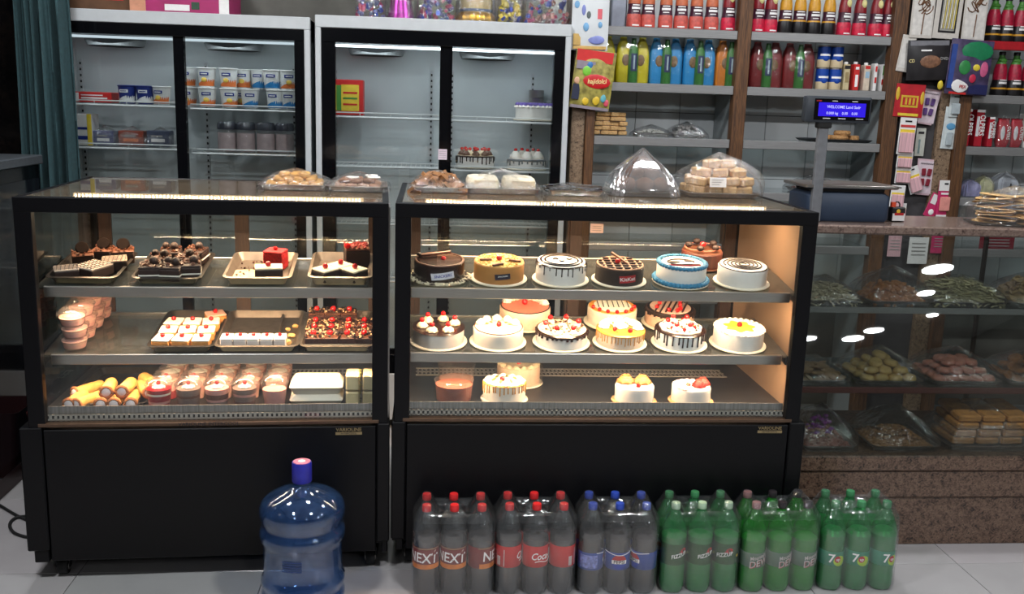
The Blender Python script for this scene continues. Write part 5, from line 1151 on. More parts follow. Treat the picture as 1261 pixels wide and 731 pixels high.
# tins and cartons
TINW = mat('tin_cream', (214, 196, 160), .4, .1, .05); TINB = mat('tin_blue', (24, 70, 160), .35, .2, .08)
for k in range(2):
    for i, px in enumerate((1013.5, 1029.5)):
        p = atY(px, 80, SY+.04); t = thing('milk_tin', 'blue and cream tin, %s of the %s pair' % (('left', 'right')[i], ('bottom', 'top')[k]), 'tin', (p.x, SY+.04, 1.814+.112*k), 0, 'blue tins')
        MB().lathe([(.032, 0), (.033, .002), (.033, .040), (.002, .040)], 24).build('tin_base', TINW, t); MB().lathe([(.0332, .040), (.0332, .104), (.002, .104)], 24).build('tin_wrap', TINB, t); MB().lathe([(.0335, .104), (.0335, .110), (.030, .1105), (.002, .108)], 24).build('tin_lid', STEEL, t)
        band(.0333, -.9, .9, .058, .068, 8, .0008).build('white_print', WHITEINK, t); MB().ball((0, -.0325, .046), .016, 8, 6, (1, .12, .9)).build('blue_crest', TINB, t)
def carton(label, x0, x1, y0, z, m, prints, Y=SY+.015, group='drink cartons', cap=True, word=None):
    t = pxbox('drink_carton', label, 'carton', x0, x1, y0, y0+40, Y, .055, m, prints, z+.002, .003, group)
    W = atY(x1, y0, Y).x-atY(x0, y0, Y).x; H = atY((x0+x1)/2, y0, Y).z-z-.002
    if cap: MB().lathe([(.010, H), (.011, H+.01), (.009, H+.013), (.002, H+.013)], 14).build('cap', WHITEPL, t)
    if word: letters(word, min(H*.21, .045), .8).xf(Matrix.Translation((W*.16, -.0305, H*.58)) @ Matrix.Rotation(pi/2, 4, 'Y')).build('lettering', WHITEINK, t)
    return t
carton('beige juice carton with dark band beside the blue tins', 1037, 1048, 79, 1.812, mat('beige_carton', (196, 180, 140), .5), ((0, 1, .82, .95, BLK, 'dark_band'), (.2, .8, .3, .7, mat('tan_print', (150, 130, 90), .5), 'print_block')))
carton('red juice carton with white lettering on the second shelf', 1049, 1060, 79, 1.812, REDC, ((.25, .75, .15, .6, WHITEINK, 'white_print'), (.2, .8, .8, .9, WHITEINK, 'white_print')))
carton('cream and blue juice carton right of the red carton', 1061.5, 1073, 80, 1.812, mat('cream_carton', (206, 190, 170), .5), ((.2, .85, .5, .75, mat('sky_print', (150, 180, 200), .5), 'picture_panel'), (.1, .9, .85, .97, REDC, 'red_band')))
carton('white carton with red fruit print on the second shelf', 1074, 1082, 78, 1.812, PAPER, ((.2, .8, .7, .9, REDC, 'red_print'), (.2, .8, .3, .5, REDC, 'red_print')), cap=False)
carton('white and green carton against the right post', 1083, 1090, 79, 1.812, PAPER, ((.3, .9, .6, .95, GREENC, 'green_print'), (.2, .8, .25, .45, REDC, 'red_print')), cap=False)
OLR = mat('dairy_red', (176, 26, 44), .4, var=.08); MILK = mat('milk_splash', (222, 224, 226), .4)
for i, (x0, x1, y0) in enumerate(((1187, 1198, 134), (1199, 1214, 135), (1214.5, 1226, 144))):
    carton('red milk carton with white lettering, %s on the dairy shelf' % ('narrow first', 'tall second', 'short third')[i], x0, x1, y0, 1.543, OLR, ((0, 1, .93, 1, WHITEINK, 'white_top'),)+(() if i == 0 else ((.08, .42, .28, .82, MILK, 'milk_print'),)), SY+.01, 'milk cartons', False, 'OLPERS')
for i, px in enumerate((1234, 1250)):
    p = atY(px, 165, SY+.03); t = thing('milk_pouch', 'red milk pouch with white splash in clear wrap, %s one' % ('left', 'right')[i], 'milk pouch', (p.x, SY+.03, 1.546), 0, 'milk pouches')
    m = MB().loft([[(x, y, zz) for x, y in rrect(w_, d_, .012)] for w_, d_, zz in ((.055, .03, 0), (.066, .05, .03), (.066, .05, .10), (.06, .02, .14), (.058, .006, .152))]); b = m.build('pouch', OLR, t, smooth=60)
    MB().ball((-.012, -.025, .075), .022, 10, 8, (.55, .1, 1.7)).build('milk_print', MILK, t)
    letters('OLPERS', .026, .8).xf(Matrix.Translation((.018, -.0275, .075)) @ Matrix.Rotation(pi/2, 4, 'Y')).build('lettering', WHITEINK, t)
    bagmesh(.078, .062, .16, 90+i, 0, .04, 2.2).build('film', FILM, t)
p = atY(1262, 165, SY+.03); carton('green topped carton at the frame edge of the dairy shelf', 1258, 1272, 140, 1.543, PAPER, ((0, 1, .8, 1, GREENC, 'green_top'), (.1, .9, .2, .6, OLR, 'red_print')), SY+.02, 'milk cartons', False)
# third shelf: rusks and wrapped trays
p = atY(752, 160, 1.70); t = thing('rusk_stack', 'stack of golden rusks on the third wall shelf beside the post', 'rusks', (p.x, 1.74, 1.545), 0); rd = random.Random(3)
for k in range(5):
    for i in range(4): put('rusk', RKM, t, ((i-1.5)*.048*(1-.06*k)+rd.uniform(-.005, .005), rd.uniform(-.01, .01), .014+.0235*k), (0, 0, rd.uniform(-.2, .2)), (.75, 1, .65))
for i, (px, m_, lb) in enumerate(((806, mat('white_nut_mix', (190, 188, 180), .7, var=.3), 'flat film wrapped tray of whitish sweets on the third wall shelf'), (850, mat('dark_light_mix', (120, 116, 112), .7, var=.7, scale=40), 'film wrapped tray of dark and pale sweets on the third wall shelf'))):
    p = atY(px, 165, 1.68); baggedtray(lb, (p.x, 1.76, 1.545), .185, .16, lambda t, m_=m_, i=i: nibbles(t, .16, .13, .03+.03*i, 110, m_, 'flake', 61+i), FILMDULL, .06+.02*i, 0, group='wrapped trays on the wall shelf', seed=61+i)
p = atY(1034, 172, 1.68); t = thing('cookie_platter', 'black platter of nut crusted cookies behind the scale display', 'cookie platter', (p.x, 1.76, 1.546), 0)
MB().loft([[(x, y, zz) for x, y in rrect(w_, d_, .02)] for w_, d_, zz in ((.33, .17, 0), (.36, .2, .014), (.35, .19, .015), (.33, .17, .005))]).build('platter', mat('dark_grey_platter', (60, 62, 66), .4), t)
NUTC = mat('nut_crust', (170, 126, 78), .8, var=.4, scale=120, bump=.6)
for x, y, z, r in ((.03, 0, .02, .05), (.045, 0, .045, .045), (.11, 0, .02, .03), (-.02, .03, .02, .03)): MB().lathe([(r*.9, -.012), (r, 0), (r*.9, .014), (.002, .016)], 18, (x, y, z)).build('cookie', NUTC, t)
p = atY(1010, 214, 1.68); baggedtray('film bag of reddish sweets low behind the weighing scale', (p.x, 1.76, 1.277), .25, .18, lambda t: nibbles(t, .2, .14, .06, 60, mat('brick_sweet', (130, 60, 44), .6, var=.3), 'nut', 71, 1.6), FILMDULL, .09, 0, seed=71)
for i, (px, w_, m_, lb) in enumerate(((1195, .09, mat('lilac_bag', (150, 150, 190), .4, var=.3, scale=20), 'lilac and white plastic packet on the lowest visible right shelf'), (1212, .08, mat('olive_white_bag', (190, 190, 150), .4, var=.3, scale=20), 'pale olive plastic packet right of the lilac one'), (1238, .13, mat('grey_white_bag', (170, 176, 184), .4, var=.2, scale=15), 'white plastic packet with a dark cross mark'))):
    p = atY(px, 235, 1.70); t = thing('plastic_packet', lb, 'packet', (p.x, 1.72, 1.278), .1*i, 'plastic packets on the right shelf'); bagmesh(w_, .09, .085+.02*i, 95+i, 0, .1, 2.5).build('packet_body', m_, t, smooth=50)
    bagmesh(w_*1.08, .1, .095+.02*i, 97+i, 0, .1, 2.2).build('film', FILM, t)
    if i == 2:
        for b in ((-.003, .003, .04, .075), (-.014, .014, .055, .061)): MB().box(b[0], b[1], -.050, -.047, b[2], b[3]).build('dark_mark', INK, t)

# ================================================================== hanging packets on the posts
def hung(name, label, cat, x0, y0, x1, y1, Y, m, prints=(), thick=.006, tilt=0, group=None, pillow=False, trap=0, film=None):
    c = atY((x0+x1)/2, (y0+y1)/2, Y); W = (x1-x0)/F_PX*(c-CAM).dot(_f); H = (y1-y0)/F_PX*(c-CAM).dot(_f)
    t = thing(name, label, cat, c, 0, group, (0, tilt, 0))
    if pillow:
        n = 10
        f = lambda s: (lambda u, v: ((u-.5)*W, s*thick*(max(0, sin(pi*u))**.6)*(max(0, sin(pi*v))**.6)+s*.0006, (v-.5)*H))
        MB().grid(f(-1), n, n).grid(f(1), n, n).build('packet', m, t, smooth=60); yf = -thick
    else:
        pts = [(-W/2*(1-trap), -H/2), (W/2*(1-trap), -H/2), (W/2, H/2), (-W/2, H/2)]
        MB().slab(pts, -thick/2, thick/2).build('card', m, t, bevel=.0015); yf = -thick/2
    for k, pr in enumerate(prints):
        u0, u1, v0, v1, pm, nm = pr[:6]
        dy = yf*(1.0 if not pillow else min(1, (sin(pi*(u0+u1)/2)*sin(pi*(v0+v1)/2))**.6+.05))
        if len(pr) > 6 and pr[6] == 'o': MB().ball(((u0+u1)/2*W-W/2, dy-.0005, (v0+v1)/2*H-H/2), 1, 12, 6, ((u1-u0)*W/2, .003, (v1-v0)*H/2)).build(nm, pm, t)
        elif len(pr) > 6 and pr[6] == 'blister': MB().box(u0*W-W/2, u1*W-W/2, dy-.012, dy, v0*H-H/2, v1*H-H/2).build(nm, pm, t, bevel=.004)
        else: MB().box(u0*W-W/2, u1*W-W/2, dy-.0012-.0003*k, dy+.0005, v0*H-H/2, v1*H-H/2).build(nm, pm, t)
    return t, W, H
HG = 'packets hanging on the shelf posts'
BAGW = mat('white_print_film', (206, 210, 212), .35, var=.06, scale=12)
t, W, H = hung('toy_bag', 'white printed plastic bag with blue and pink figures hanging on the post', 'bag', 704, -14, 750, 61, 1.585, BAGW, ((.05, .2, .66, .78, mat('light_blue_print', (110, 160, 200), .5), 'blue_print', 'o'), (.25, .36, .55, .72, mat('violet_print', (120, 130, 190), .5), 'violet_print', 'o'), (.68, .80, .50, .66, mat('rose_print', (206, 90, 100), .5), 'rose_print'), (.38, .5, .5, .62, mat('grey_print', (90, 100, 100), .5), 'dark_print', 'o'), (.3, .46, .3, .44, mat('light_blue_print', (110, 160, 200)), 'blue_print', 'o'), (.05, .25, .08, .26, mat('sand_print', (196, 160, 90), .5), 'yellow_print'), (.45, .9, .10, .24, mat('violet_print', (120, 130, 190)), 'violet_print', 'o'), (.7, .82, .36, .46, mat('light_blue_print', (110, 160, 200)), 'blue_print', 'o'), (.05, .95, .02, .07, mat('sand_print', (196, 160, 90)), 'yellow_print')), .018, 0, HG, True)
CANDY = mat('candy_mix', (150, 140, 70), .4, var=.5, scale=35)
t, W, H = hung('candy_bag', 'red topped bag of mixed candy hanging under the toy bag', 'candy bag', 705, 63, 755, 134, 1.58, CANDY, ((.02, .92, .80, .99, REDC, 'red_header'), (.04, .5, .66, .80, mat('silver_film', (150, 140, 150), .3, .3), 'clear_window'), (.24, .93, .36, .60, mat('brand_red', (190, 24, 30), .4), 'red_oval', 'o'), (.2, .42, .55, .72, mat('lime_candy', (120, 190, 60), .4), 'green_candy', 'o'), (.3, .44, .68, .80, mat('blue_candy', (50, 110, 170), .4), 'blue_candy', 'o'), (.3, .46, .06, .2, mat('yellow_candy2', (214, 180, 50), .4), 'yellow_candy', 'o'), (.55, .72, .08, .24, mat('yellow_candy2', (214, 180, 50)), 'yellow_candy', 'o'), (.74, .88, .14, .28, mat('aqua_candy', (90, 160, 170), .4), 'aqua_candy', 'o'), (.84, .97, .08, .2, mat('pink_candy', (206, 80, 100), .4), 'pink_candy', 'o'), (.02, .2, .14, .4, mat('navy_apron', (30, 36, 60), .5), 'dark_print'), (.03, .18, .40, .52, mat('tan_print2', (206, 160, 130), .5), 'tan_print', 'o'), (.02, .98, .0, .05, mat('silver_film', (150, 140, 150)), 'clear_hem')), .022, .10, HG, True)
letters('hajidolci', .034, .85, .15).xf(Matrix.Translation((W*.085, -.027, -H*.02)) @ Matrix.Rotation(-.12, 4, 'Y')).build('lettering', mat('cream_lettering', (240, 220, 150), .5), t)
CARDW = mat('grey_white_card', (196, 190, 182), .6, var=.06); GOLDF = mat('bronze_topper', (112, 78, 52), .4, .3, .2)
def squig(t, W, H, seed, m=GOLDF):
    rd = random.Random(seed); mb = MB()
    for q in range(4):
        x, z = rd.uniform(-.25, .1), rd.uniform(.0, .3); P = []
        for k in range(14): P.append((W*(x+.14*sin(k*.9+q*2+seed)+.02*k), -.006, H*(z+.10*cos(k*.75+q+seed)))) 
        mb.tube(P, .0028, 5)
    mb.tube([(0, -.006, -.42*H), (.005, -.006, 0)], .003, 5); mb.build('calligraphy_topper', m, t)
t, W, H = hung('topper_card', 'cake topper card with bronze calligraphy, leftmost of three', 'card', 1122, -14, 1151, 46, 1.592, CARDW, ((.08, .92, .06, .94, mat('off_white_card', (208, 204, 198), .6), 'inner_panel'),), .006, 0, HG); squig(t, W, H, 1)
t, W, H = hung('candle_card', 'card of striped black and yellow candles, middle of three', 'card', 1151, -14, 1185, 47, 1.592, CARDW, ((.18, .84, .12, .98, BLK, 'black_frame'), (.24, .78, .16, .94, mat('grey_card', (150, 148, 140), .5), 'inner_panel')), .006, .03, HG)
for k in range(8): MB().tube([(W*(-.22+.066*k), -.007, -.30*H), (W*(-.20+.066*k), -.007, .0), (W*(-.19+.066*k), -.007, .42*H)], .0022, 5).build('candle', mat('yellow_candle', (206, 184, 60), .5) if k % 2 else mat('white_candle', (220, 216, 206), .5), t)
t, W, H = hung('topper_card', 'cake topper card with bronze script, rightmost of three', 'card', 1186, -14, 1216, 50, 1.592, CARDW, ((.08, .92, .05, .95, mat('off_white_card', (208, 204, 198)), 'inner_panel'), (.62, .85, .78, .83, BLK, 'size_print')), .006, 0, HG); squig(t, W, H, 5)
hung('white_card', 'plain pale card hanging behind the black packet', 'card', 1107, 44, 1125, 88, 1.596, CARDW, ((.1, .9, .1, .9, mat('off_white_card', (208, 204, 198)), 'inner_panel'),), .004, .12, HG)
t, W, H = hung('disc_packet', 'black plastic packet of decorations with brown picture', 'packet', 1116, 50, 1170, 98, 1.578, mat('black_packet', (38, 36, 38), .3, var=.4, scale=14), ((.28, .78, .30, .62, mat('brown_picture', (120, 84, 62), .5, var=.4, scale=60), 'brown_picture', 'o'), (.04, .96, .86, .98, mat('silver_header', (140, 140, 146), .25, .5), 'silver_header'), (.3, .55, .72, .76, WHITEINK, 'white_print')), .012, -.05, HG, True)
letters('CD', .022).xf(Matrix.Translation((-W*.40, -.008, -.02*H))).build('lettering', mat('cream_lettering', (240, 220, 150)), t); letters('DVD', .02).xf(Matrix.Translation((W*.36, -.010, .03*H))).build('lettering', GREYINK, t)
t, W, H = hung('balloon_bag', 'colourful bag of balloons with green top', 'bag', 1166, 50, 1221, 116, 1.572, mat('mixed_balloons', (70, 60, 90), .35, var=.5, scale=22), ((.24, .98, .62, .97, mat('balloon_green', (30, 120, 78), .3), 'green_balloon', 'o'), (.22, .5, .36, .62, mat('leaf_balloon', (50, 130, 70), .3), 'green_balloon', 'o'), (.55, .72, .44, .56, mat('balloon_yellow', (214, 190, 60), .4), 'yellow_balloon', 'o'), (.72, .92, .34, .62, mat('balloon_pink', (196, 90, 130), .4), 'pink_balloon', 'o'), (.5, .66, .22, .38, mat('balloon_red', (190, 40, 70), .4), 'red_balloon', 'o'), (.02, .14, .1, .9, mat('balloon_blue', (44, 70, 140), .4), 'blue_edge'), (.12, .52, .03, .28, PAPER, 'white_badge', 'o'), (.54, .98, .02, .2, mat('navy_base', (30, 34, 80), .35), 'navy_panel'), (.1, .5, .0, .04, REDC, 'red_hem')), .016, .04, HG, True)
letters('PEX', .022).xf(Matrix.Translation((-W*.12, -.016, -H*.36))).build('lettering', INKRED, t)
MB().ball((-W*.62, -.004, -H*.36), .018, 10, 8, (.8, .5, 1.3)).build('yellow_charm', mat('balloon_yellow', (214, 190, 60)), t)
t, W, H = hung('candle_box', 'red and yellow printed candle card on the dark board', 'card', 1101, 104, 1138, 144, 1.60, mat('festive_red', (176, 24, 36), .5, var=.2, scale=20), ((.2, .8, .3, .66, mat('festive_yellow', (206, 170, 50), .5), 'yellow_print'), (.26, .74, .36, .6, mat('festive_red', (176, 24, 36)), 'red_print'), (.0, .14, .5, .9, mat('festive_yellow', (206, 170, 50)), 'yellow_balloon', 'o'), (.86, 1, .4, .8, mat('festive_yellow', (206, 170, 50)), 'yellow_balloon', 'o'), (.15, .85, .04, .12, YELC, 'yellow_strip')), .01, .03, HG)
for k in range(3): MB().box(-W*.16+k*W*.13, -W*.09+k*W*.13, -.0085, -.0065, -H*.12, H*.08).build('yellow_letter', mat('festive_yellow', (206, 170, 50)), t)
PINKCARD = mat('pale_pink_card', (206, 176, 184), .55, var=.05)
def trapcard(label, x0, y0, x1, y1, tilt, m):
    t, W, H = hung('number_candle_card', label, 'card', x0, y0, x1, y1, 1.635, PINKCARD, ((.08, .92, .05, .95, mat('pink_white_card', (214, 196, 204), .55), 'inner_panel'),), .006, tilt, HG, trap=.3)
    for r_ in range(2):
        for k in range(2+r_*0): MB().obox((W*(-.14+.28*k), -.009, H*(.14-.28*r_)), (W*.2, .008, H*.2), RM(0, .2*(k-.5), 0)).build('candle', m, t, bevel=.003)
    MB().tube([(W*(-.34+.68*i/14), -.006, H*(.36+.03*(i % 2))) for i in range(15)], .0015, 4).build('scroll_print', INK, t)
trapcard('tapered pink card with purple candles', 1130, 110, 1156, 153, .12, mat('purple_candle', (90, 60, 120), .5)); trapcard('tapered pink card with dark red candles lower down', 1126, 196, 1152, 240, .06, mat('wine_candle', (130, 26, 46), .5))
CDM = mat('stripe_candle_pack', (214, 170, 176), .5, var=.25, scale=30, aniso=(6, 1, .1))
for i, (x0, y0, x1, y1, tl, Y, lb) in enumerate(((1106, 145, 1127, 190, .02, 1.60, 'striped birthday candle packet with rainbow header, topmost of the column'), (1104, 186, 1124, 207, .03, 1.608, 'striped candle packet, second down the column'), (1102, 203, 1122, 226, .02, 1.615, 'striped candle packet, third down the column'), (1117, 205, 1134, 238, -.35, 1.622, 'striped candle packet tilted to the right'), (1096, 228, 1114, 256, .03, 1.60, 'striped candle packet near the counter with yellow band'), (1098, 250, 1116, 268, .0, 1.61, 'striped candle packet lowest, touching the counter'))):
    hung('candle_packet', lb, 'candle packet', x0, y0, x1, y1, Y, PAPER, ((.06, .94, .05, .6, CDM, 'candle_window', 'blister'), (.06, .5, .06, .5, mat('grey_green_print', (120, 140, 140), .5), 'grey_print'), (.06, .94, .58, .68, YELC, 'yellow_band'), (.3, .7, .88, .92, INK, 'hanger_slot')) + (((.05, .95, .74, .80, mat('rainbow_red', (200, 60, 60), .5), 'rainbow_stripe'),) if i == 0 else ()), .005, tl, HG)
hung('pale_packet', 'narrow pale packet of grey candles beside the candle column', 'packet', 1127, 158, 1139, 192, 1.645, mat('pale_packet_card', (190, 190, 180), .5), ((.3, .5, .1, .6, mat('grey_green_print', (120, 140, 140)), 'grey_print'), (.2, .8, .8, .88, INK, 'hanger_slot')), .006, 0, HG)
hung('pale_packet', 'white packet hooked high on the stone strip', 'packet', 1169, 116, 1185, 144, 1.615, mat('blue_white_card', (200, 208, 208), .5), ((.15, .85, .12, .6, mat('clear_blister', (170, 180, 184), .2), 'blister', 'blister'), (.3, .7, .85, .9, INK, 'hanger_slot')), .006, 0, HG)
hung('pale_packet', 'white packet with small blue rattle on the stone strip', 'packet', 1161, 132, 1178, 183, 1.622, mat('blue_white_card', (200, 208, 208)), ((.2, .9, .45, .62, mat('sky_blue_toy', (90, 150, 190), .4), 'blue_toy', 'o'), (.3, .75, .08, .4, mat('clear_blister', (170, 180, 184)), 'blister', 'blister')), .006, .04, HG)
t, W, H = hung('pink_blister', 'tall magenta blister packet at the foot of the stone strip', 'packet', 1154, 222, 1172, 268, 1.61, mat('magenta_pack', (190, 40, 96), .5), ((.0, 1, .72, 1, PAPER, 'white_header'), (.14, .86, .18, .56, mat('salmon_blister', (226, 150, 140), .3), 'blister', 'blister'), (.36, .64, .88, .93, INK, 'hanger_slot'), (.2, .8, .62, .67, WHITEINK, 'white_print'), (.0, 1, .0, .08, PAPER, 'white_foot')), .006, 0, HG)
hung('pink_blister', 'magenta and white packet leaning left of the tall magenta one', 'packet', 1142, 238, 1156, 268, 1.62, mat('magenta_pack', (190, 40, 96)), ((.1, .6, .55, .95, PAPER, 'white_panel'), (.3, .8, .1, .35, WHITEINK, 'white_print', 'o')), .006, .35, HG)
p = atY(1135, 345, .72); o = None
for i, (x0, y0, x1, y1, mm, lb) in enumerate(((1118, 292, 1143, 325, PAPER, 'white price list paper taped behind the counter glass'), (1146, 288, 1172, 312, mat('magenta_pack', (190, 40, 96)), 'magenta packet hanging behind the counter'), (1093, 290, 1110, 316, CDM, 'striped packet hanging behind the counter near the post'), (1205, 285, 1250, 312, mat('dark_red_box', (120, 24, 40), .5), 'dark red box on the shelf seen through the counter glass'))):
    hung('hung_sheet' if i == 0 else 'pink_blister', lb, 'paper' if i == 0 else 'packet', x0, y0, x1, y1, 1.61 if i < 3 else 1.66, mm, tuple((.15, .85, .75-.14*k, .79-.14*k, GREYINK, 'printed_line') for k in range(4)), .004, 0, HG)

# ================================================================== drink bottles in shrink wrap on the floor
BPROF = [(.030, 0), (.040, .003), (.0455, .016), (.0462, .03), (.0462, .062), (.0448, .072), (.0462, .082), (.0462, .10), (.0452, .108), (.0452, .188), (.0462, .196), (.0462, .210), (.0445, .228), (.038, .252), (.028, .276), (.0175, .298), (.0135, .306), (.0135, .316)]
def bottle_meshes(pet, liq, capm, fill):
    b = MB().lathe(BPROF, 24, lobes=0).mp(lambda x, y, z: (x*(1+(.05*cos(5*math.atan2(y, x)) if z < .014 else 0)), y*(1+(.05*cos(5*math.atan2(y, x)) if z < .014 else 0)), z)).mesh('bottle', pet)
    l = MB().lathe([(r*.965, z+.002 if z == 0 else z) for r, z in BPROF if z <= fill]+[(.03, fill+.001), (.001, fill+.001)], 24).mesh('liquid', liq)
    c = MB().lathe([(.0145, .3075), (.0155, .309), (.0155, .326), (.0140, .330), (.001, .330)], 20, lobes=20, amp=.012).mesh('cap', capm)
    return b, l, c
COLA = mat('cola', (44, 36, 36), .15, var=.2, scale=8); LEMON = mat('lemon_soda', (100, 150, 106), .15, var=.1, scale=8); LEMON2 = mat('pale_lemon_soda', (104, 146, 118), .15, var=.1, scale=8); DEWL = mat('dew_soda', (90, 160, 74), .15, var=.1, scale=8)
GCAP = mat('green_cap', (60, 130, 84), .4); WCAP = mat('pale_green_cap', (170, 200, 170), .4); BCAP = mat('blue_cap', (40, 70, 170), .4); DCAP = mat('dark_cap', (40, 36, 40), .4); PCAP = mat('pinkish_cap', (150, 110, 110), .4)
def wrapmesh():
    pit = .0955; cs = [((i-1)*pit, (j-.5)*pit) for i in range(3) for j in range(2)]
    W, D = 3*pit+.004, 2*pit+.004
    out = rrect(W, D, .045, 9)
    def hf(x, y):
        best = .205
        for cx_, cy_ in cs:
            d = max(0, sqrt((x-cx_)**2+(y-cy_)**2)-.016); best = max(best, .3335-1.9*d+6.5*d*d if d < .075 else 0, .3335-.016-1.55*d if d < .03 else 0)
        if abs(x) < pit*1.02 and abs(y) < pit*.52: best = max(best, .262)
        return best
    rings = [[(x*1.004, y*1.004, z) for x, y in out] for z in (.004, .02, .06, .12, .18)]
    for s in [1, .985]+[.965-.0335*k for k in range(28)]: rings.append([(x*s, y*s, hf(x*s, y*s) if s < .99 else .20) for x, y in out])
    return MB().loft(rings, False, True).mesh('shrink_wrap', SHRINK, smooth=70)
WRAPM = wrapmesh()
def labelset(kind):
    """list of (name, mesh) printed pieces wrapped round a bottle; index picks how far the bottle is turned"""
    R = .0455; L_ = []
    if kind == 'next':
        L_.append(('label', MB().lathe([(R+.0004, .110), (R+.0009, .111), (R+.0009, .187), (R+.0004, .188)], 28, cap0=False, cap1=False).mesh('label', mat('maroon_brown_label', (116, 36, 34), .4, var=.15, scale=12))))
        L_.append(('orange_band', band(R+.0011, -1.5, 1.5, .111, .128, 18, .0005).mesh('orange_band', mat('orange_flame', (214, 120, 40), .4, var=.3, scale=20))))
        L_.append(('gold_line', band(R+.0012, -1.6, 1.6, .1835, .1865, 18, .0005).mesh('gold_line', GOLDINK)))
        L_.append(('lettering', wrap(letters('NEXT', .050, .92), R+.0016, 0, .150, -.06).mesh('lettering', WHITEINK)))
        L_.append(('pale_swoosh', wrap(MB().slab([(.03, .014), (.052, .030), (.05, .026), (.03, .008)], -.0004, 0), R+.0014, 0, .150).mesh('pale_swoosh', mat('pale_swoosh', (206, 180, 170), .4))))
    elif kind == 'coke':
        L_.append(('label', MB().lathe([(R+.0004, .110), (R+.0009, .111), (R+.0009, .187), (R+.0004, .188)], 28, cap0=False, cap1=False).mesh('label', mat('cola_red_label', (190, 36, 36), .4, var=.05, scale=12))))
        L_.append(('lettering', wrap(letters('Coca-Cola', .036, .84, .35), R+.0016, .95, .150, .0).mesh('lettering', WHITEINK)))
        L_.append(('wave_line', wrap(MB().tube([(-.04+.005*i, 0, -.020+.003*sin(i*.5)) for i in range(17)], .0013, 5), R+.0014, .75, .150).mesh('wave_line', WHITEINK)))
        L_.append(('barcode_panel', band(R+.0011, -2.0, -1.7, .116, .150, 6, .0005).mesh('barcode_panel', mat('pale_panel', (206, 190, 186), .5))))
        L_.append(('small_print', band(R+.0011, -1.42, -1.36, .114, .176, 3, .0005).mesh('small_print', mat('pale_panel', (206, 190, 186)))))
    elif kind == 'pepsi':
        L_.append(('label', MB().lathe([(R+.0004, .096), (R+.0009, .097), (R+.0009, .160), (R+.0004, .161)], 28, cap0=False, cap1=False).mesh('label', mat('cola_blue_label', (34, 66, 140), .4, var=.08, scale=12))))
        gl = mat('pale_panel', (206, 190, 186))
        for nm, m_, z0, z1 in (('globe', INKRED, .133, .1535), ('globe', WHITEINK, .119, .134), ('globe', mat('globe_blue', (30, 60, 160), .4), .100, .120)):
            zc = .1265; n = 12; mb = MB(); A = []
            for z in [z0+(z1-z0)*k/6 for k in range(7)]:
                hw = sqrt(max(1e-8, .0275**2-(z-zc)**2)); A.append([(x, 0, z) for x in [-hw+2*hw*i/n for i in range(n+1)]])
            for k, row in enumerate(A): mb.v += row
            for k in range(6):
                for i in range(n): a = k*(n+1)+i; mb.f.append((a, a+1, a+n+2, a+n+1))
            L_.append((nm, wrap(mb, R+.0013, 0, 0).mesh(nm, m_)))
        L_.append(('lettering', wrap(letters('PEPSI', .018, 1.05), R+.0018, 0, .1262).mesh('lettering', INK)))
        L_.append(('wave_line', wrap(MB().tube([(-.06+.006*i, 0, .0295+.0035*cos(i*.32)) for i in range(21)], .0012, 5), R+.0012, 0, .1265).mesh('wave_line', WHITEINK)))
        L_.append(('side_print', band(R+.0011, -2.6, -1.2, .104, .152, 10, .0004).mesh('side_print', mat('lilac_print', (120, 130, 190), .5, var=.5, scale=90))))
    elif kind == 'fizz':
        L_.append(('red_mark', wrap(MB().slab([(.002, .004), (.012, .018), (.024, .022), (.032, .016), (.030, .008), (.016, .002)], -.0005, 0), R+.0008, .1, .152).mesh('red_mark', INKRED)))
        L_.append(('lettering', wrap(letters('FIZZUP', .020, .95, .2), R+.0014, .14, .147, .22).mesh('lettering', WHITEINK)))
        L_.append(('yellow_mark', wrap(MB().ball((0, 0, 0), .007, 8, 5, (1, .1, .8)), R+.0008, 1.35, .140).mesh('yellow_mark', YELC)))
        L_.append(('label', MB().lathe([(R+.0003, .110), (R+.0006, .111), (R+.0006, .187), (R+.0003, .188)], 28, cap0=False, cap1=False).mesh('label', sheer('green_clear_label', (150, 200, 160), .05, .1, haze=.12, hazecol=(80, 130, 90)))))
    elif kind == 'dew':
        L_.append(('label', MB().lathe([(R+.0004, .098), (R+.0009, .099), (R+.0009, .152), (R+.0004, .153)], 28, cap0=False, cap1=False).mesh('label', mat('grey_green_label', (86, 108, 92), .4, var=.25, scale=14))))
        L_.append(('lettering', wrap(letters('Mountain', .020, .85, .25), R+.0016, .05, .138, .25).mesh('lettering', mat('silver_lettering', (196, 190, 186), .3, .3))))
        L_.append(('lettering', wrap(letters('DEW', .034, 1.0, .25), R+.0016, .10, .115, .25).mesh('lettering', mat('silver_lettering', (196, 190, 186)))))
        L_.append(('red_edge', wrap(letters('DEW', .034, 1.0, .25).mp(lambda x, y, z: (x+.0018, y, z-.0018)), R+.0012, .10, .115, .25).mesh('red_edge', INKRED)))
    else:
        L_.append(('label', MB().lathe([(R+.0003, .098), (R+.0006, .099), (R+.0006, .152), (R+.0003, .153)], 28, cap0=False, cap1=False).mesh('label', mat('teal_label', (50, 130, 100), .4, var=.15, scale=12))))
        L_.append(('lime_patch', wrap(MB().ball((.016, 0, -.006), .022, 14, 6, (1.1, .03, .9)), R+.0008, 0, .124).mesh('lime_patch', mat('lime_print', (170, 200, 50), .5))))
        L_.append(('red_circle', wrap(MB().ball((.008, 0, 0), .0125, 14, 6, (1, .08, 1)), R+.0016, 0, .125).mesh('red_circle', INKRED)))
        L_.append(('lettering', wrap(letters('7', .045, 1.15), R+.0018, -.32, .127).mesh('lettering', WHITEINK)))
        L_.append(('lettering', wrap(letters('up', .016, 1.0), R+.003, .17, .1255).mesh('lettering', WHITEINK)))
    return L_
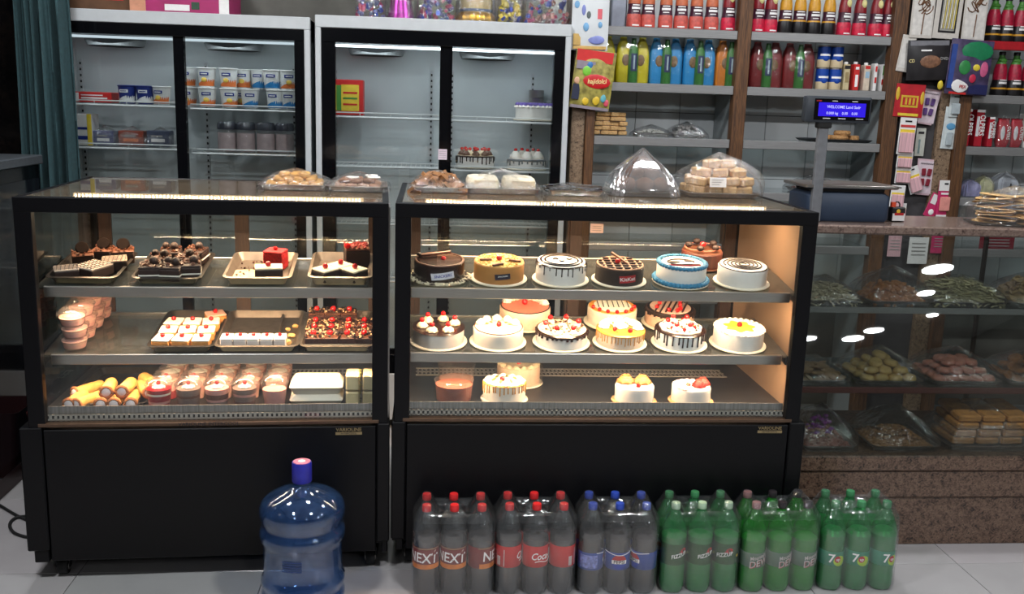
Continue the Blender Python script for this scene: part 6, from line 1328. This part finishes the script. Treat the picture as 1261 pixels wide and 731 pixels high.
PACKS = [('next', 1.438, -.124, 0.0, (PETCLEAR, COLA, .222), REDCAP, 'six-pack of cola bottles with brown NEXT labels and red caps', (-.3, -.3, 1.35)),
         ('coke', 1.726, -.118, -.006, (PETCLEAR, COLA, .212), REDCAP, 'six-pack of cola bottles with red labels and red caps', (1.0, 0, 2.4)),
         ('pepsi', 2.020, -.118, -.012, (PETCLEAR, COLA, .222), BCAP, 'six-pack of cola bottles with blue labels and blue caps', (1.6, 0, -1.1)),
         ('fizz', 2.317, -.114, .008, (PETGREEN, LEMON, .215), GCAP, 'pale green six-pack with red and white marks on clear labels', (.1, .1, -.5)),
         ('dew', 2.609, -.114, .015, (PETVIVID, DEWL, .205), DCAP, 'bright green six-pack with silver slanted lettering and dark caps', (.1, .35, .3)),
         ('seven', 2.905, -.112, -.012, (PETGREEN, LEMON2, .225), GCAP, 'green six-pack at the right with lime patches and a white seven', (0, -.15, .25))]
for kind, x, y, rz, (pet, liq, fill), capm, lab, turn in PACKS:
    t = thing('bottle_pack', lab, 'bottle pack', (x, y, .0005), rz, 'shrink wrapped six-packs on the floor')
    b, l, c = bottle_meshes(pet, liq, capm, fill); LS = labelset(kind)
    c2 = bottle_meshes(pet, liq, WCAP if kind in ('fizz', 'seven') else PCAP, fill)[2] if kind in ('fizz', 'dew', 'seven') else c
    for j in range(2):
        for i in range(3):
            o = put('bottle', b, t, ((i-1)*.0955, (j-.5)*.0955, 0), (0, 0, turn[i]+(1.9 if j else 0)))
            put('liquid', l, o); put('cap', c2 if (kind == 'fizz' and j == 0) or (kind == 'dew' and (i == 0)) else c, o)
            for nm, me in LS: put(nm, me, o)
    put('shrink_wrap', WRAPM, t)

# ================================================================== water jug on the floor
t = thing('water_jug', 'large empty blue plastic water jug with capped neck on the floor', 'water jug', (.931, -.255, .0), .4)
jp = [(.112, 0), (.128, .006), (.137, .022), (.138, .05), (.138, .066), (.130, .078), (.129, .090), (.138, .102), (.1385, .120), (.130, .134), (.129, .17), (.1295, .205), (.129, .235), (.131, .250), (.139, .262), (.1405, .280), (.138, .294), (.129, .306), (.129, .316), (.138, .332), (.1405, .352), (.1385, .370), (.131, .386), (.114, .400), (.086, .414), (.058, .426), (.038, .433), (.031, .440), (.029, .450), (.028, .475), (.029, .48), (.029, .488)]
MB().lathe(jp, 44, cap1=False).build('bottle', JUGBLUE, t, smooth=60)
MB().lathe([(r-.003, z+.003) for r, z in jp][::-1], 44, cap0=False).build('inner_wall', JUGBLUE, t, smooth=60)
cp = MB().lathe([(.0305, .452), (.032, .455), (.032, .515), (.0305, .520), (.001, .520)], 30, lobes=30, amp=.008).build('cap', mat('royal_blue_cap', (38, 40, 150), .4), t)
MB().lathe([(.028, .5198), (.028, .5215), (.001, .5215)], 24).build('cap_sticker', mat('pink_sticker', (206, 120, 150), .5, var=.3, scale=60), cp); MB().lathe([(.012, .5213), (.012, .5225), (.001, .5225)], 16).build('sticker_print', WHITEINK, cp)
for k in range(5): wrap(patch(.065, .0025).mp(lambda x, y, z, k=k: (x, y, z+.01-.008*k)), .1318, -.55, .215).build('embossed_line', mat('navy_print', (30, 50, 100), .4), t)
